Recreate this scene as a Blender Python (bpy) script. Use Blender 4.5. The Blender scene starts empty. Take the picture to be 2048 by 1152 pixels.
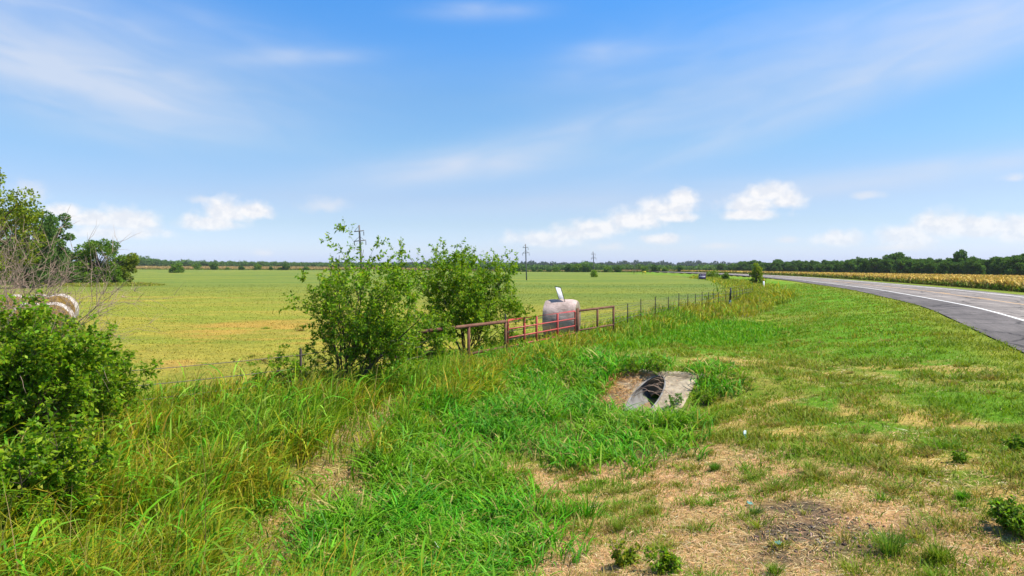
import bpy, math, random
import numpy as np
from mathutils import Vector

R = math.radians
rng = np.random.default_rng(7)
random.seed(7)
SC = bpy.context.scene
COL = SC.collection

# ------------------------------------------------------------------ camera
F_PX, CX, CY, HZ, CAM_Z = 1365.0, 1024.0, 576.0, 535.0, 2.8
TH = math.atan((CY - HZ) / F_PX)

def ray(px, py):
    a = (px - CX) / F_PX; b = (CY - py) / F_PX
    return np.array([a, math.cos(TH) + b * math.sin(TH), -math.sin(TH) + b * math.cos(TH)])

def at_depth(px, py, y):
    d = ray(px, py); t = y / d[1]
    return np.array([d[0] * t, y, CAM_Z + d[2] * t])

def flat_hit(px, py, z=0.0):
    d = ray(px, py); t = (z - CAM_Z) / d[2]
    return np.array([d[0] * t, d[1] * t, z])

# ------------------------------------------------------------------ noise
_T = np.random.default_rng(99).random((256, 256))
def vnoise(x, y):
    x = np.asarray(x, float); y = np.asarray(y, float)
    xi = np.floor(x).astype(int); yi = np.floor(y).astype(int)
    fx = x - xi; fy = y - yi
    fx = fx * fx * (3 - 2 * fx); fy = fy * fy * (3 - 2 * fy)
    a = _T[xi & 255, yi & 255]; b = _T[(xi + 1) & 255, yi & 255]
    c = _T[xi & 255, (yi + 1) & 255]; d = _T[(xi + 1) & 255, (yi + 1) & 255]
    return (a * (1 - fx) + b * fx) * (1 - fy) + (c * (1 - fx) + d * fx) * fy

def fbm(x, y, o=4, s=0.0):
    v = 0.0; a = 0.5; t = 0.0
    for k in range(o):
        v = v + a * vnoise(x * 2 ** k + 17.3 * k + s, y * 2 ** k + 9.1 * k + s * 1.7); t += a; a *= 0.5
    return v / t

def sstep(a, b, x):
    t = np.clip((np.asarray(x, float) - a) / (b - a), 0, 1)
    return t * t * (3 - 2 * t)

# ------------------------------------------------------------------ road and terrain
ZR = 0.5
_e = [flat_hit(px, py, ZR)[:2] for px, py in ((2048, 705), (1850, 612), (1700, 578), (1560, 558), (1490, 551.5))]
_ey = np.array([-60, -10, 8] + [p[1] for p in _e] + [240, 320, 500, 900])
_ex = np.array([13.9 - .47 * 78.5, 13.9 - .47 * 28.5, 13.9 - .47 * 10.5] + [p[0] for p in _e] + [72, 76, 72, 60])
_yy = np.linspace(-60, 900, 3000)
_xx = np.interp(_yy, _ey, _ex)
_w = 10.0
_xs = np.empty_like(_xx)
for i, yv in enumerate(_yy):                      # smooth the traced edge, wider with distance
    w = max(4.0, 0.16 * abs(yv)); m = np.abs(_yy - yv) < 3 * w
    k = np.exp(-((_yy[m] - yv) / w) ** 2); _xs[i] = (k * _xx[m]).sum() / k.sum()
_ds = np.gradient(_xs, _yy)
def xe(y): return np.interp(y, _yy, _xs)
def kE(y): return 1 / np.sqrt(1 + np.interp(y, _yy, _ds) ** 2)
def e_of(x, y): return (xe(y) - x) * kE(y)       # metres left of the near pavement edge

CUL = np.array([3.75, 17.2]); CU = np.array([0.47, 0.883]); CU = CU / np.linalg.norm(CU); CW = np.array([CU[1], -CU[0]])
SL_S, SL_L, SL_W, SL_Z = 0.29, 2.45, 0.95, 0.07
def cul_tw(x, y):
    dx = x - CUL[0]; dy = y - CUL[1]
    return dx * CU[0] + dy * CU[1], dx * CW[0] + dy * CW[1]

_pe = np.array([-400, -150, -20, -19, -15, -0.3, 0.0, 1.5, 5, 7.4, 8.7, 10.0, 12.0, 13.5, 16, 100])
_pz = np.array([-1.5, -1.4, 0.2, 0.3, 0.42, 0.42, 0.46, 0.40, 0.10, -0.35, -0.5, -0.38, -0.08, 0.03, 0.0, 0.0])
def h(x, y, hole=True):
    x = np.asarray(x, float); y = np.asarray(y, float)
    e = e_of(x, y); r = np.hypot(x, y)
    z = np.interp(e, _pe, _pz)
    z = np.where(e > 0, z * (1 - sstep(90, 260, r)), z)
    t, w = cul_tw(x, y)
    lat = sstep(4.0, 5.5, e) * (1 - sstep(12.5, 15, e))
    fill = np.where(t < 0, 0.09 + SL_S * t, 0.12 - 0.35 * np.maximum(t - 6.5, 0))
    near = (t > -4) & (t < 12)
    z = np.where(near, np.where(lat > 0, np.maximum(z, fill * lat + z * (1 - lat)), z), z)
    z = z + (fbm(x * .5, y * .5, 3) - .5) * 0.14 * (1 - sstep(60, 120, r)) * sstep(-.2, 1.0, e) * (1 - sstep(20, 40, e)) 
    z = z + 3.0 * sstep(260, 900, r) * sstep(0.05, -0.35, x / np.maximum(r, 1))       # far left rises gently
    z = z + 1.0 * sstep(400, 1200, r)
    if hole:
        z = np.where((np.abs(w) < SL_W - .06) & (t > -SL_L + .08) & (t < 0.12), -0.98, z)
    return z

def h1(x, y): return float(h(np.array([x]), np.array([y]), False)[0])
def gp(px, py):
    d = ray(px, py); z = 0.0
    for _ in range(30):
        t = (z - CAM_Z) / min(d[2], -1e-3); p = d * t; z = 0.5 * z + 0.5 * h1(p[0], p[1])
    return np.array([d[0] * t, d[1] * t])

# fence line, from the traced tops of rails and posts
FP = np.array([(-30, -14), (-14, 3.8), (-6.8, 11.4), (-4.3, 14.0), (-2.3, 17.2), (-0.2, 20.6), (2.45, 25.6), (4.2, 28.3), (6.45, 34), (9.9, 40.5),
               (14.4, 48), (17.9, 55), (25.5, 72), (36, 108), (45, 145), (50, 182), (52, 260)], float)
def fence_d(x, y):                                # signed distance, positive on the road side
    x = np.asarray(x, float); y = np.asarray(y, float)
    best = np.full(x.shape, 1e9); sg = np.ones(x.shape)
    for a, b in zip(FP[:-1], FP[1:]):
        ab = b - a; L = (ab ** 2).sum()
        t = np.clip(((x - a[0]) * ab[0] + (y - a[1]) * ab[1]) / L, 0, 1)
        d = np.hypot(x - a[0] - t * ab[0], y - a[1] - t * ab[1])
        cr = (x - a[0]) * ab[1] - (y - a[1]) * ab[0]
        m = d < best; best = np.where(m, d, best); sg = np.where(m, np.sign(cr), sg)
    return best * sg
def on_fence(px):                                 # fence point on the photo column px
    k = (px - CX) / F_PX
    for a, b in zip(FP[1:-1], FP[2:]):
        fa = a[0] - k * a[1] * 1.0; fb = b[0] - k * b[1]
        if fa <= 0 <= fb or fb <= 0 <= fa:
            t = fa / (fa - fb); p = a + (b - a) * t
            if p[1] > 5: return p
    return FP[5]

# ------------------------------------------------------------------ zones on the ground
def poly(pts): return np.array([gp(*p) for p in pts])
def inside(P, x, y):
    r = np.zeros(x.shape, bool); n = len(P); j = n - 1
    for i in range(n):
        xi, yi = P[i]; xj, yj = P[j]
        c = ((yi > y) != (yj > y)) & (x < (xj - xi) * (y - yi) / (yj - yi + 1e-12) + xi)
        r ^= c; j = i
    return r
def soft(P, x, y, s=0.35, amp=0.5, f=1.1):
    o = 0.0
    jx = (fbm(x * f, y * f, 3, 3.1) - .5) * 2 * amp; jy = (fbm(x * f, y * f, 3, 8.7) - .5) * 2 * amp
    for k in range(8):
        a = k * math.pi / 4 + .3; q = s * (1 if k % 2 else .5)
        o = o + inside(P, x + jx + q * math.cos(a), y + jy + q * math.sin(a))
    return o / 8.0
Z_BROAD = poly([(450, 1500), (470, 1152), (620, 1010), (740, 890), (800, 810), (900, 740), (1000, 705), (1180, 690), (1235, 735), (1215, 800), (1250, 840),
                (1400, 850), (1340, 925), (1180, 935), (1100, 915), (950, 925), (1030, 985), (1100, 1060), (1010, 1152), (980, 1500)])
Z_DITCH = poly([(1170, 694), (1290, 656), (1420, 640), (1540, 648), (1570, 675), (1450, 694), (1250, 700)])
Z_STRAW = poly([(960, 1500), (1000, 1152), (1100, 1060), (1030, 985), (950, 925), (1180, 935), (1400, 890), (1700, 930), (2048, 1060), (2300, 1100), (2300, 1500)])
Z_HALF = poly([(1390, 890), (1480, 760), (1700, 790), (2100, 870), (2500, 950), (2300, 1200), (2048, 1060), (1700, 930)])
Z_DRIVE = poly([(1150, 706), (1500, 712), (1800, 720), (2040, 740), (2000, 775), (1620, 765), (1480, 745), (1360, 745), (1240, 735)])
Z_SOIL = poly([(1500, 1085), (1560, 1030), (1650, 1015), (1760, 1040), (1800, 1090), (1740, 1130), (1600, 1140), (1530, 1120)])
Z_TRANS = poly([(400, 1250), (470, 1120), (545, 1005), (640, 900), (750, 800), (850, 785), (790, 880), (725, 965), (640, 1090), (570, 1250)])
Z_WEEDA = poly([(1180, 760), (1210, 735), (1290, 718), (1330, 722), (1335, 752), (1260, 762)])
Z_WEEDB = poly([(1370, 745), (1410, 728), (1480, 742), (1500, 775), (1440, 800), (1400, 770)])
Z_OR1 = poly([(270, 728), (340, 720), (395, 727), (330, 745)])
Z_OR2 = poly([(330, 668), (480, 640), (640, 640), (700, 690), (520, 690), (400, 700)])
Z_DARKW = poly([(60, 560), (60, 572), (200, 574), (330, 571), (330, 566), (240, 562)])

def tall_w(x, y):
    d = fence_d(x, y) + (fbm(x * .9, y * .9, 3, 5.0) - .5) * 1.2
    r = np.hypot(x, y)
    b = np.interp(r, [0, 5.5, 6.8, 8, 12, 17, 20, 30, 38, 50, 75, 120], [10, 8.6, 6.7, 5.1, 3.3, 2.1, 2.0, 1.5, 2.4, 3.0, 3.0, 3.0])
    return sstep(-1.5, -.6, d) * (1 - sstep(b - .5, b + .3, d)) * (1 - sstep(230, 260, r))

def zones(x, y):
    z = {}
    e = e_of(x, y); fd = fence_d(x, y)
    z['e'] = e; z['fd'] = fd; z['r'] = np.hypot(x, y)
    z['field'] = sstep(0.2, -0.6, fd)
    z['tall'] = tall_w(x, y)
    z['broad'] = soft(Z_BROAD, x, y); z['ditch'] = soft(Z_DITCH, x, y, .8, .8, .4)
    z['straw'] = soft(Z_STRAW, x, y, .35, .6); z['half'] = soft(Z_HALF, x, y, .5, .9, .7)
    z['drive'] = soft(Z_DRIVE, x, y, .5, .8, .5); z['soil'] = soft(Z_SOIL, x, y, .35, .8, 1.6) * sstep(.16, .40, fbm(x * 1.7, y * 1.7, 4, 171.))
    z['trans'] = soft(Z_TRANS, x, y, .2, .4, 1.5)
    z['weed'] = np.maximum(soft(Z_WEEDA, x, y, .2, .3, 1.5), soft(Z_WEEDB, x, y, .2, .3, 1.5))
    return z

def mixc(a, b, w): return a * (1 - w[..., None]) + np.asarray(b) * w[..., None]
def ground_colour(x, y):
    z = zones(x, y); r = z['r']
    n1 = fbm(x * .25, y * .25, 4, 1.0); n2 = fbm(x * 1.3, y * 1.3, 4, 2.0); n3 = fbm(x * .06, y * .16, 4, 6.0)
    g = np.empty(x.shape + (3,)); g[:] = (0.135, 0.185, 0.022)
    g = mixc(g, (0.085, 0.20, 0.012), sstep(.40, .62, n1) * .9)
    g = mixc(g, (0.26, 0.23, 0.055), sstep(.52, .75, n2) * .55)
    u = np.exp(-((z['e'] - 3.0) / 2.2) ** 2) * sstep(20, 35, r)
    g = mixc(g, (0.20, 0.21, 0.03), np.exp(-((z['e'] - .5) / .9) ** 2) * .8)
    g = mixc(g, (0.10, 0.24, 0.012), u * .5)
    g = mixc(g, (0.38, 0.27, 0.085), z['half'] * sstep(.36, .56, n2) * .9)
    g = mixc(g, (0.33, 0.26, 0.075), z['drive'] * sstep(.30, .58, n2) * .95)
    g = mixc(g, (0.49, 0.29, 0.145), z['straw'] * (.70 + .28 * sstep(.35, .6, n2)) * (1 - .30 * sstep(.45, .58, fbm(x * .85, y * .85, 4, 140.))))
    g = mixc(g, (0.38, 0.25, 0.09), z['trans'] * .85)
    g = mixc(g, (0.15, 0.14, 0.045), z['broad'] * .85)
    g = mixc(g, (0.10, 0.23, 0.012), z['ditch'] * .7)
    g = mixc(g, (0.13, 0.125, 0.035), z['tall'] * .9)
    g = mixc(g, (0.085, 0.066, 0.05), z['soil'] * .92)
    # the hay field
    ns = fbm(x * .09, y * .35, 4, 4.0); nb = fbm(x * .025, y * .05, 3, 12.0)
    f = np.empty(x.shape + (3,)); f[:] = (0.248, 0.228, 0.039)
    f = mixc(f, (0.18, 0.21, 0.03), sstep(.42, .60, ns) * .8)
    f = mixc(f, (0.30, 0.23, 0.05), sstep(.55, .72, fbm(x * .2, y * .5, 4, 21.)) * .5)
    mw = np.sin((x * .94 - y * .34) * 1.15 + 2.5 * fbm(x * .03, y * .03, 2, 66.)); f = f * (1 + .07 * mw * sstep(.35, .6, fbm(x * .05, y * .05, 3, 67.)))[..., None]
    gr = np.array(sstep(26, 75, y + 14 * (nb - .5) * 2 + np.clip(x, -30, 12) * .9))
    fg = np.empty(x.shape + (3,)); fg[:] = (0.135, 0.172, 0.036)
    fg = mixc(fg, (0.175, 0.195, 0.034), sstep(.42, .62, fbm(x * .035, y * .16, 5, 30.)) * .8)
    fg = mixc(fg, (0.095, 0.150, 0.032), sstep(.48, .64, fbm(x * .02, y * .10, 5, 33.)) * .7)
    f = f * (1 - gr[..., None]) + fg * gr[..., None]
    f = mixc(f, (0.38, 0.215, 0.065), soft(Z_OR1, x, y, .35, .7, .9) * .55)
    f = mixc(f, (0.37, 0.21, 0.055), soft(Z_OR2, x, y, 1.0, 1.5, .35) * sstep(.40, .66, fbm(x * .3, y * .8, 3, 50.)) * .6)
    f = mixc(f, (0.14, 0.15, 0.03), soft(Z_DARKW, x, y, 2.0, 4, .12) * .7)
    g = g * (1 - z['field'][..., None]) + f * z['field'][..., None]
    # beyond the road and far away
    far = sstep(-11, -12, z['e'])
    g = mixc(g, (0.15, 0.19, 0.03), far)
    g = mixc(g, (0.28, 0.20, 0.07), sstep(-14.6, -16, z['e']) * .9)
    return np.clip(g, 0.004, .6)

# ------------------------------------------------------------------ mesh helpers
def mesh(name, V, faces, mat=None, parent=None, col=None, smooth=False, uv=None):
    """V (n,3); faces: list of (m,k) int arrays"""
    me = bpy.data.meshes.new(name)
    V = np.ascontiguousarray(V, np.float32)
    fs = [np.ascontiguousarray(f, np.int32) for f in (faces if isinstance(faces, (list, tuple)) else [faces]) if len(f)]
    loops = np.concatenate([f.ravel() for f in fs]); tot = np.concatenate([np.full(len(f), f.shape[1], np.int32) for f in fs])
    st = np.zeros(len(tot), np.int32); st[1:] = np.cumsum(tot)[:-1]
    me.vertices.add(len(V)); me.vertices.foreach_set('co', V.ravel())
    me.loops.add(len(loops)); me.loops.foreach_set('vertex_index', loops)
    me.polygons.add(len(tot)); me.polygons.foreach_set('loop_start', st); me.polygons.foreach_set('loop_total', tot)
    if smooth: me.polygons.foreach_set('use_smooth', np.ones(len(tot), bool))
    if uv is not None:
        l = me.uv_layers.new(name='UVMap'); l.data.foreach_set('uv', np.ascontiguousarray(uv[loops], np.float32).ravel())
    if col is not None:
        a = me.attributes.new('col', 'FLOAT_COLOR', 'POINT')
        c = np.ones((len(V), 4), np.float32); c[:, :3] = col; a.data.foreach_set('color', c.ravel())
    me.update(calc_edges=True)
    o = bpy.data.objects.new(name, me); COL.objects.link(o)
    if mat: me.materials.append(mat)
    if parent: o.parent = parent
    return o

def empty(name, loc, rz=0.0):
    o = bpy.data.objects.new(name, None); COL.objects.link(o); o.location = [float(v) for v in loc]; o.rotation_euler = (0, 0, rz)
    o.empty_display_size = .2
    return o
def tag(o, label=None, cat=None, group=None, kind=None):
    if label: o['label'] = label
    if cat: o['category'] = cat
    if group: o['group'] = group
    if kind: o['kind'] = kind
    return o
def copy_tree(o, parent=None):
    c = o.copy(); COL.objects.link(c)
    if parent is not None: c.parent = parent
    for ch in list(o.children): copy_tree(ch, c)
    return c

class MB:
    def __init__(s): s.v = []; s.q = []; s.t = []; s.n = 0
    def add(s, V, Q=(), T=()):
        V = np.asarray(V, float); s.v.append(V)
        if len(Q): s.q.append(np.asarray(Q, int) + s.n)
        if len(T): s.t.append(np.asarray(T, int) + s.n)
        s.n += len(V)
    def box(s, c, d, rz=0.0, lean=0.0):
        c = np.asarray(c, float); d = np.asarray(d, float) / 2
        b = 0.12 * min(d)
        V = []
        for z, k in ((-d[2], b), (-d[2] + b, 0), (d[2] - b, 0), (d[2], b)):
            for sx, sy in ((-1, -1), (1, -1), (1, 1), (-1, 1)): V.append((sx * (d[0] - k), sy * (d[1] - k), z))
        V = np.array(V); cz, sz = math.cos(rz), math.sin(rz)
        V = V @ np.array([[cz, sz, 0], [-sz, cz, 0], [0, 0, 1]]) + c
        Q = [(3, 2, 1, 0), (12, 13, 14, 15)]
        for l in range(3):
            for i in range(4): Q.append((4 * l + i, 4 * l + (i + 1) % 4, 4 * l + 4 + (i + 1) % 4, 4 * l + 4 + i))
        s.add(V, Q)
    def tube(s, pts, rad, n=8, cap=True):
        P = np.asarray(pts, float); m = len(P); rad = np.broadcast_to(np.asarray(rad, float), (m,))
        T = np.gradient(P, axis=0); T /= np.linalg.norm(T, axis=1)[:, None] + 1e-12
        ref = np.array([0, 0, 1.0]) if abs(T[0][2]) < .9 else np.array([1.0, 0, 0])
        U = np.cross(T, ref); U /= np.linalg.norm(U, axis=1)[:, None] + 1e-12; W = np.cross(T, U)
        a = np.linspace(0, 2 * math.pi, n, endpoint=False)
        V = P[:, None, :] + rad[:, None, None] * (np.cos(a)[None, :, None] * U[:, None, :] + np.sin(a)[None, :, None] * W[:, None, :])
        V = V.reshape(-1, 3); Q = []
        for i in range(m - 1):
            for j in range(n): Q.append((i * n + j, i * n + (j + 1) % n, (i + 1) * n + (j + 1) % n, (i + 1) * n + j))
        T3 = []
        if cap:
            V = np.vstack([V, P[0], P[-1]]); c0 = m * n
            for j in range(n):
                T3.append((c0, (j + 1) % n, j)); T3.append((c0 + 1, (m - 1) * n + j, (m - 1) * n + (j + 1) % n))
        s.add(V, Q, T3)
    def build(s, name, mat, parent=None, smooth=False, col=None):
        f = []
        if s.q: f.append(np.vstack(s.q))
        if s.t: f.append(np.vstack(s.t))
        V = np.vstack(s.v)
        return mesh(name, V, f, mat, parent, None if col is None else np.tile(np.asarray(col), (len(V), 1)), smooth)

def segs_mesh(A, B, ra, rb, n=5):
    """many frusta at once"""
    A = np.asarray(A, float); B = np.asarray(B, float); ra = np.asarray(ra, float); rb = np.asarray(rb, float); N = len(A)
    T = B - A; T /= np.linalg.norm(T, axis=1)[:, None] + 1e-9
    ref = np.where(np.abs(T[:, 2:3]) < .9, [[0, 0, 1.0]], [[1.0, 0, 0]])
    U = np.cross(T, ref); U /= np.linalg.norm(U, axis=1)[:, None] + 1e-9; W = np.cross(T, U)
    a = np.linspace(0, 2 * math.pi, n, endpoint=False)
    ring = np.cos(a)[None, :, None] * U[:, None] + np.sin(a)[None, :, None] * W[:, None]
    V = np.concatenate([A[:, None] + ring * ra[:, None, None], B[:, None] + ring * rb[:, None, None]], 1).reshape(-1, 3)
    j = np.arange(n); q = np.stack([j, (j + 1) % n, n + (j + 1) % n, n + j], 1)
    return V, (np.arange(N)[:, None, None] * 2 * n + q[None]).reshape(-1, 4)

# ------------------------------------------------------------------ materials
def new_mat(name):
    m = bpy.data.materials.new(name); m.use_nodes = True; nt = m.node_tree; nt.nodes.clear()
    o = nt.nodes.new('ShaderNodeOutputMaterial'); b = nt.nodes.new('ShaderNodeBsdfPrincipled')
    nt.links.new(b.outputs[0], o.inputs[0]); return m, nt, b, o
def nd(nt, t, **k):
    n = nt.nodes.new(t)
    for a, v in k.items(): setattr(n, a, v)
    return n
def noise_node(nt, scale, detail=4, rough=.6, vec=None, coord='Object'):
    n = nd(nt, 'ShaderNodeTexNoise'); n.inputs['Scale'].default_value = scale; n.inputs['Detail'].default_value = detail; n.inputs['Roughness'].default_value = rough
    if vec is None:
        tc = nd(nt, 'ShaderNodeTexCoord'); vec = tc.outputs[coord]
    nt.links.new(vec, n.inputs['Vector']); return n
def ramp(nt, fac, stops):
    r = nd(nt, 'ShaderNodeValToRGB'); el = r.color_ramp.elements
    while len(el) < len(stops): el.new(.5)
    for s, (p, c) in zip(el, stops):
        s.position = p; s.color = (c, c, c, 1) if isinstance(c, (int, float)) else (*c, 1)
    nt.links.new(fac, r.inputs[0]); return r
def mixrgb(nt, mode, fac, a, b):
    m = nd(nt, 'ShaderNodeMix', data_type='RGBA', blend_type=mode)
    for sock, v in ((m.inputs[0], fac), (m.inputs[6], a), (m.inputs[7], b)):
        if hasattr(v, 'links') or hasattr(v, 'is_linked'): nt.links.new(v, sock)
        elif isinstance(v, (int, float)): sock.default_value = v
        else: sock.default_value = (*v, 1)
    return m.outputs[2]

def leaf_mat(name, trans=.35, rough=.5, spec=.25, boost=1.0):
    m, nt, b, o = new_mat(name)
    at = nd(nt, 'ShaderNodeAttribute', attribute_name='col')
    b.inputs['Roughness'].default_value = rough; b.inputs['Specular IOR Level'].default_value = spec
    nt.links.new(at.outputs['Color'], b.inputs['Base Color'])
    tr = nd(nt, 'ShaderNodeBsdfTranslucent'); ms = nd(nt, 'ShaderNodeMixShader'); ms.inputs[0].default_value = trans
    tc = mixrgb(nt, 'MULTIPLY', 1.0, at.outputs['Color'], (1.25 * boost, 1.2 * boost, .7 * boost))
    nt.links.new(tc, tr.inputs[0])
    nt.links.new(b.outputs[0], ms.inputs[1]); nt.links.new(tr.outputs[0], ms.inputs[2]); nt.links.new(ms.outputs[0], o.inputs[0])
    return m
M_LEAF = leaf_mat('leaf', .48, .5, .15); M_GRASS = leaf_mat('grass_blade', .36, .55, .12); M_DRY = leaf_mat('dry_blade', .15, .7, .15)
M_CROWN = leaf_mat('crown_leaf', .38, .6, .08)

def plain(name, c, rough=.7, spec=.3, metal=0, var=.25, scale=8, bump=0.0, bscale=60, dark=None, dscale=3, damt=.5):
    m, nt, b, o = new_mat(name)
    n = noise_node(nt, scale, 5, .65)
    r = ramp(nt, n.outputs[0], [(.25, tuple(v * (1 - var) for v in c)), (.75, tuple(min(1, v * (1 + var)) for v in c))])
    out = r.outputs[0]
    if dark:
        n2 = noise_node(nt, dscale, 6, .7); r2 = ramp(nt, n2.outputs[0], [(.45, 0.0), (.62, damt)])
        out = mixrgb(nt, 'MIX', r2.outputs[0], out, dark)
    nt.links.new(out, b.inputs['Base Color'])
    b.inputs['Roughness'].default_value = rough; b.inputs['Specular IOR Level'].default_value = spec; b.inputs['Metallic'].default_value = metal
    if bump:
        n3 = noise_node(nt, bscale, 5, .7); bp = nd(nt, 'ShaderNodeBump'); bp.inputs['Strength'].default_value = bump; bp.inputs['Distance'].default_value = .02
        nt.links.new(n3.outputs[0], bp.inputs['Height']); nt.links.new(bp.outputs[0], b.inputs['Normal'])
    return m
M_BARK = plain('bark', (0.085, 0.065, 0.045), .9, .1, 0, .4, 14, .6, 40)
M_TWIG = plain('dead_twig', (0.30, 0.21, 0.155), .9, .1, 0, .4, 6)
M_RED = plain('red_paint', (0.42, 0.05, 0.045), .45, .4, 0, .2, 5, 0, 60, (0.27, 0.09, 0.055), 6, .6)
M_RUST = plain('rusty_pipe', (0.13, 0.055, 0.035), .8, .2, 0, .35, 9, .3, 90, (0.19, 0.10, 0.06), 5, .6)
M_POST = plain('dark_steel_post', (0.06, 0.048, 0.04), .8, .2, 0, .3, 10)
M_WIRE = plain('wire', (0.12, 0.10, 0.085), .6, .4, .3, .2, 5)
M_CONC = plain('weathered_concrete', (0.37, 0.305, 0.22), .95, .1, 0, .22, 6, .5, 45, (0.17, 0.13, 0.09), 2.6, .7)
M_PIPE = plain('pipe_wall', (0.21, 0.20, 0.19), .85, .15, 0, .22, 4, .15, 30, (0.10, 0.085, 0.065), 3, .75)
M_POLE = plain('weathered_pole_wood', (0.16, 0.15, 0.145), .9, .1, 0, .2, 2, 0)
M_TEAL = plain('teal_sleeve', (0.018, 0.05, 0.05), .6, .3, 0, .5, 9)
M_BLACK = plain('black_stake', (0.02, 0.02, 0.022), .6, .3)
M_WHITE = plain('white_plastic', (0.78, 0.78, 0.80), .5, .4, 0, .04, 6)
M_ORANGE = plain('orange_cap', (0.6, 0.16, 0.03), .5, .3)
M_YELLOW = plain('yellow_paint', (0.55, 0.42, 0.02), .5, .3)
M_PURPLE = plain('purple_print', (0.045, 0.03, 0.075), .5, .3, 0, .15)
M_PURPLE2 = plain('violet_print', (0.10, 0.07, 0.22), .5, .3, 0, .15)
M_LILAC = plain('lilac_print', (0.62, 0.56, 0.68), .5, .3, 0, .05)
M_CANW = plain('can_white', (0.42, 0.50, 0.50), .35, .5, 0, .08)
M_CANG = plain('can_green', (0.02, 0.20, 0.11), .35, .5, 0, .25, 30)
M_SCRAP = plain('turquoise_plastic', (0.10, 0.24, 0.20), .6, .3, 0, .3, 20)
def panel_mat():
    m, nt, b, o = new_mat('white_corrugated_plastic'); b.inputs['Base Color'].default_value = (.92, .92, .93, 1); b.inputs['Roughness'].default_value = .5
    tr = nd(nt, 'ShaderNodeBsdfTranslucent'); tr.inputs[0].default_value = (.95, .95, .96, 1); ms = nd(nt, 'ShaderNodeMixShader'); ms.inputs[0].default_value = .72
    nt.links.new(b.outputs[0], ms.inputs[1]); nt.links.new(tr.outputs[0], ms.inputs[2]); nt.links.new(ms.outputs[0], o.inputs[0]); return m
M_PANEL = panel_mat()
M_INSUL = plain('insulator', (0.10, 0.10, 0.11), .4, .5)

def ground_material():
    m, nt, b, o = new_mat('ground_cover')
    at = nd(nt, 'ShaderNodeAttribute', attribute_name='col')
    n1 = noise_node(nt, 9, 6, .75); n2 = noise_node(nt, 55, 4, .7); n3 = noise_node(nt, 1.1, 5, .65)
    tc = nd(nt, 'ShaderNodeTexCoord'); mp = nd(nt, 'ShaderNodeMapping'); mp.inputs['Scale'].default_value = (.35, 1.6, 1); nt.links.new(tc.outputs['Object'], mp.inputs[0])
    n4 = noise_node(nt, 1.0, 6, .7, mp.outputs[0])
    c = mixrgb(nt, 'MULTIPLY', 1.0, at.outputs['Color'], ramp(nt, n1.outputs[0], [(.30, (.55, .58, .50)), (.5, (1, 1, 1)), (.72, (1.5, 1.42, 1.35))]).outputs[0])
    c = mixrgb(nt, 'MULTIPLY', 1.0, c, ramp(nt, n2.outputs[0], [(.3, (.6, .6, .55)), (.7, (1.4, 1.38, 1.3))]).outputs[0])
    c = mixrgb(nt, 'MULTIPLY', 1.0, c, ramp(nt, n3.outputs[0], [(.3, (.82, .90, .85)), (.7, (1.16, 1.1, 1.1))]).outputs[0])
    c = mixrgb(nt, 'MULTIPLY', 1.0, c, ramp(nt, n4.outputs[0], [(.3, (.80, .86, .85)), (.7, (1.2, 1.12, 1.1))]).outputs[0])
    nt.links.new(c, b.inputs['Base Color']); b.inputs['Roughness'].default_value = .95; b.inputs['Specular IOR Level'].default_value = .05
    ad = nd(nt, 'ShaderNodeMath', operation='ADD'); nt.links.new(n1.outputs[0], ad.inputs[0]); nt.links.new(n2.outputs[0], ad.inputs[1])
    bp = nd(nt, 'ShaderNodeBump'); bp.inputs['Strength'].default_value = .6; bp.inputs['Distance'].default_value = .05
    nt.links.new(ad.outputs[0], bp.inputs['Height']); nt.links.new(bp.outputs[0], b.inputs['Normal'])
    return m

# ------------------------------------------------------------------ ground sheet (polar grid around the viewpoint)
def build_ground():
    rr = [0.6]
    while rr[-1] < 140: rr.append(rr[-1] * 1.0075)
    while rr[-1] < 6000: rr.append(rr[-1] * 1.05)
    rr = np.array(rr)
    a = np.concatenate([np.arange(-46, 46, .16), np.arange(46, 314, 4.0)]); aa = np.radians(a)
    X = rr[:, None] * np.sin(aa)[None]; Y = rr[:, None] * np.cos(aa)[None]
    Z = h(X, Y); C = ground_colour(X, Y)
    nr, na = X.shape
    V = np.stack([X, Y, Z], -1).reshape(-1, 3); V = np.vstack([V, [[0, 0, h1(0, 0)]]])
    C = np.vstack([C.reshape(-1, 3), [[.12, .16, .02]]])
    i, j = np.meshgrid(np.arange(nr - 1), np.arange(na), indexing='ij'); j2 = (j + 1) % na
    Q = np.stack([i * na + j, (i + 1) * na + j, (i + 1) * na + j2, i * na + j2], -1).reshape(-1, 4)[:, ::-1]
    jj = np.arange(na); T = np.stack([np.full(na, nr * na), jj, (jj + 1) % na], 1)[:, ::-1]
    o = mesh('ground', V, [Q, T], ground_material(), None, C, True)
    tag(o, kind='structure')
build_ground()

# ------------------------------------------------------------------ road
W_SH, W_L, W_SH2 = 2.6, 3.8, 1.3
def offset_line(off, z, ys):
    x = xe(ys); s = np.interp(ys, _yy, _ds); k = 1 / np.sqrt(1 + s * s)
    return np.stack([x + off * k, ys - off * s * k, np.full_like(ys, z)], 1)
def strip(name, offs, z, ys, mat, z0=None):
    L = [offset_line(o_, z, ys) for o_ in offs]; n = len(ys); m = len(offs)
    s = np.concatenate([[0], np.cumsum(np.hypot(*(np.diff(L[0][:, :2], axis=0).T)))])
    V = np.stack(L, 1).reshape(-1, 3); uv = np.stack([np.tile(offs, (n, 1)), np.tile(s[:, None], (1, m))], -1).reshape(-1, 2)
    i, j = np.meshgrid(np.arange(n - 1), np.arange(m - 1), indexing='ij')
    Q = np.stack([i * m + j, i * m + j + 1, (i + 1) * m + j + 1, (i + 1) * m + j], -1).reshape(-1, 4)
    return mesh(name, V, Q, mat, None, None, False, uv)
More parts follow.
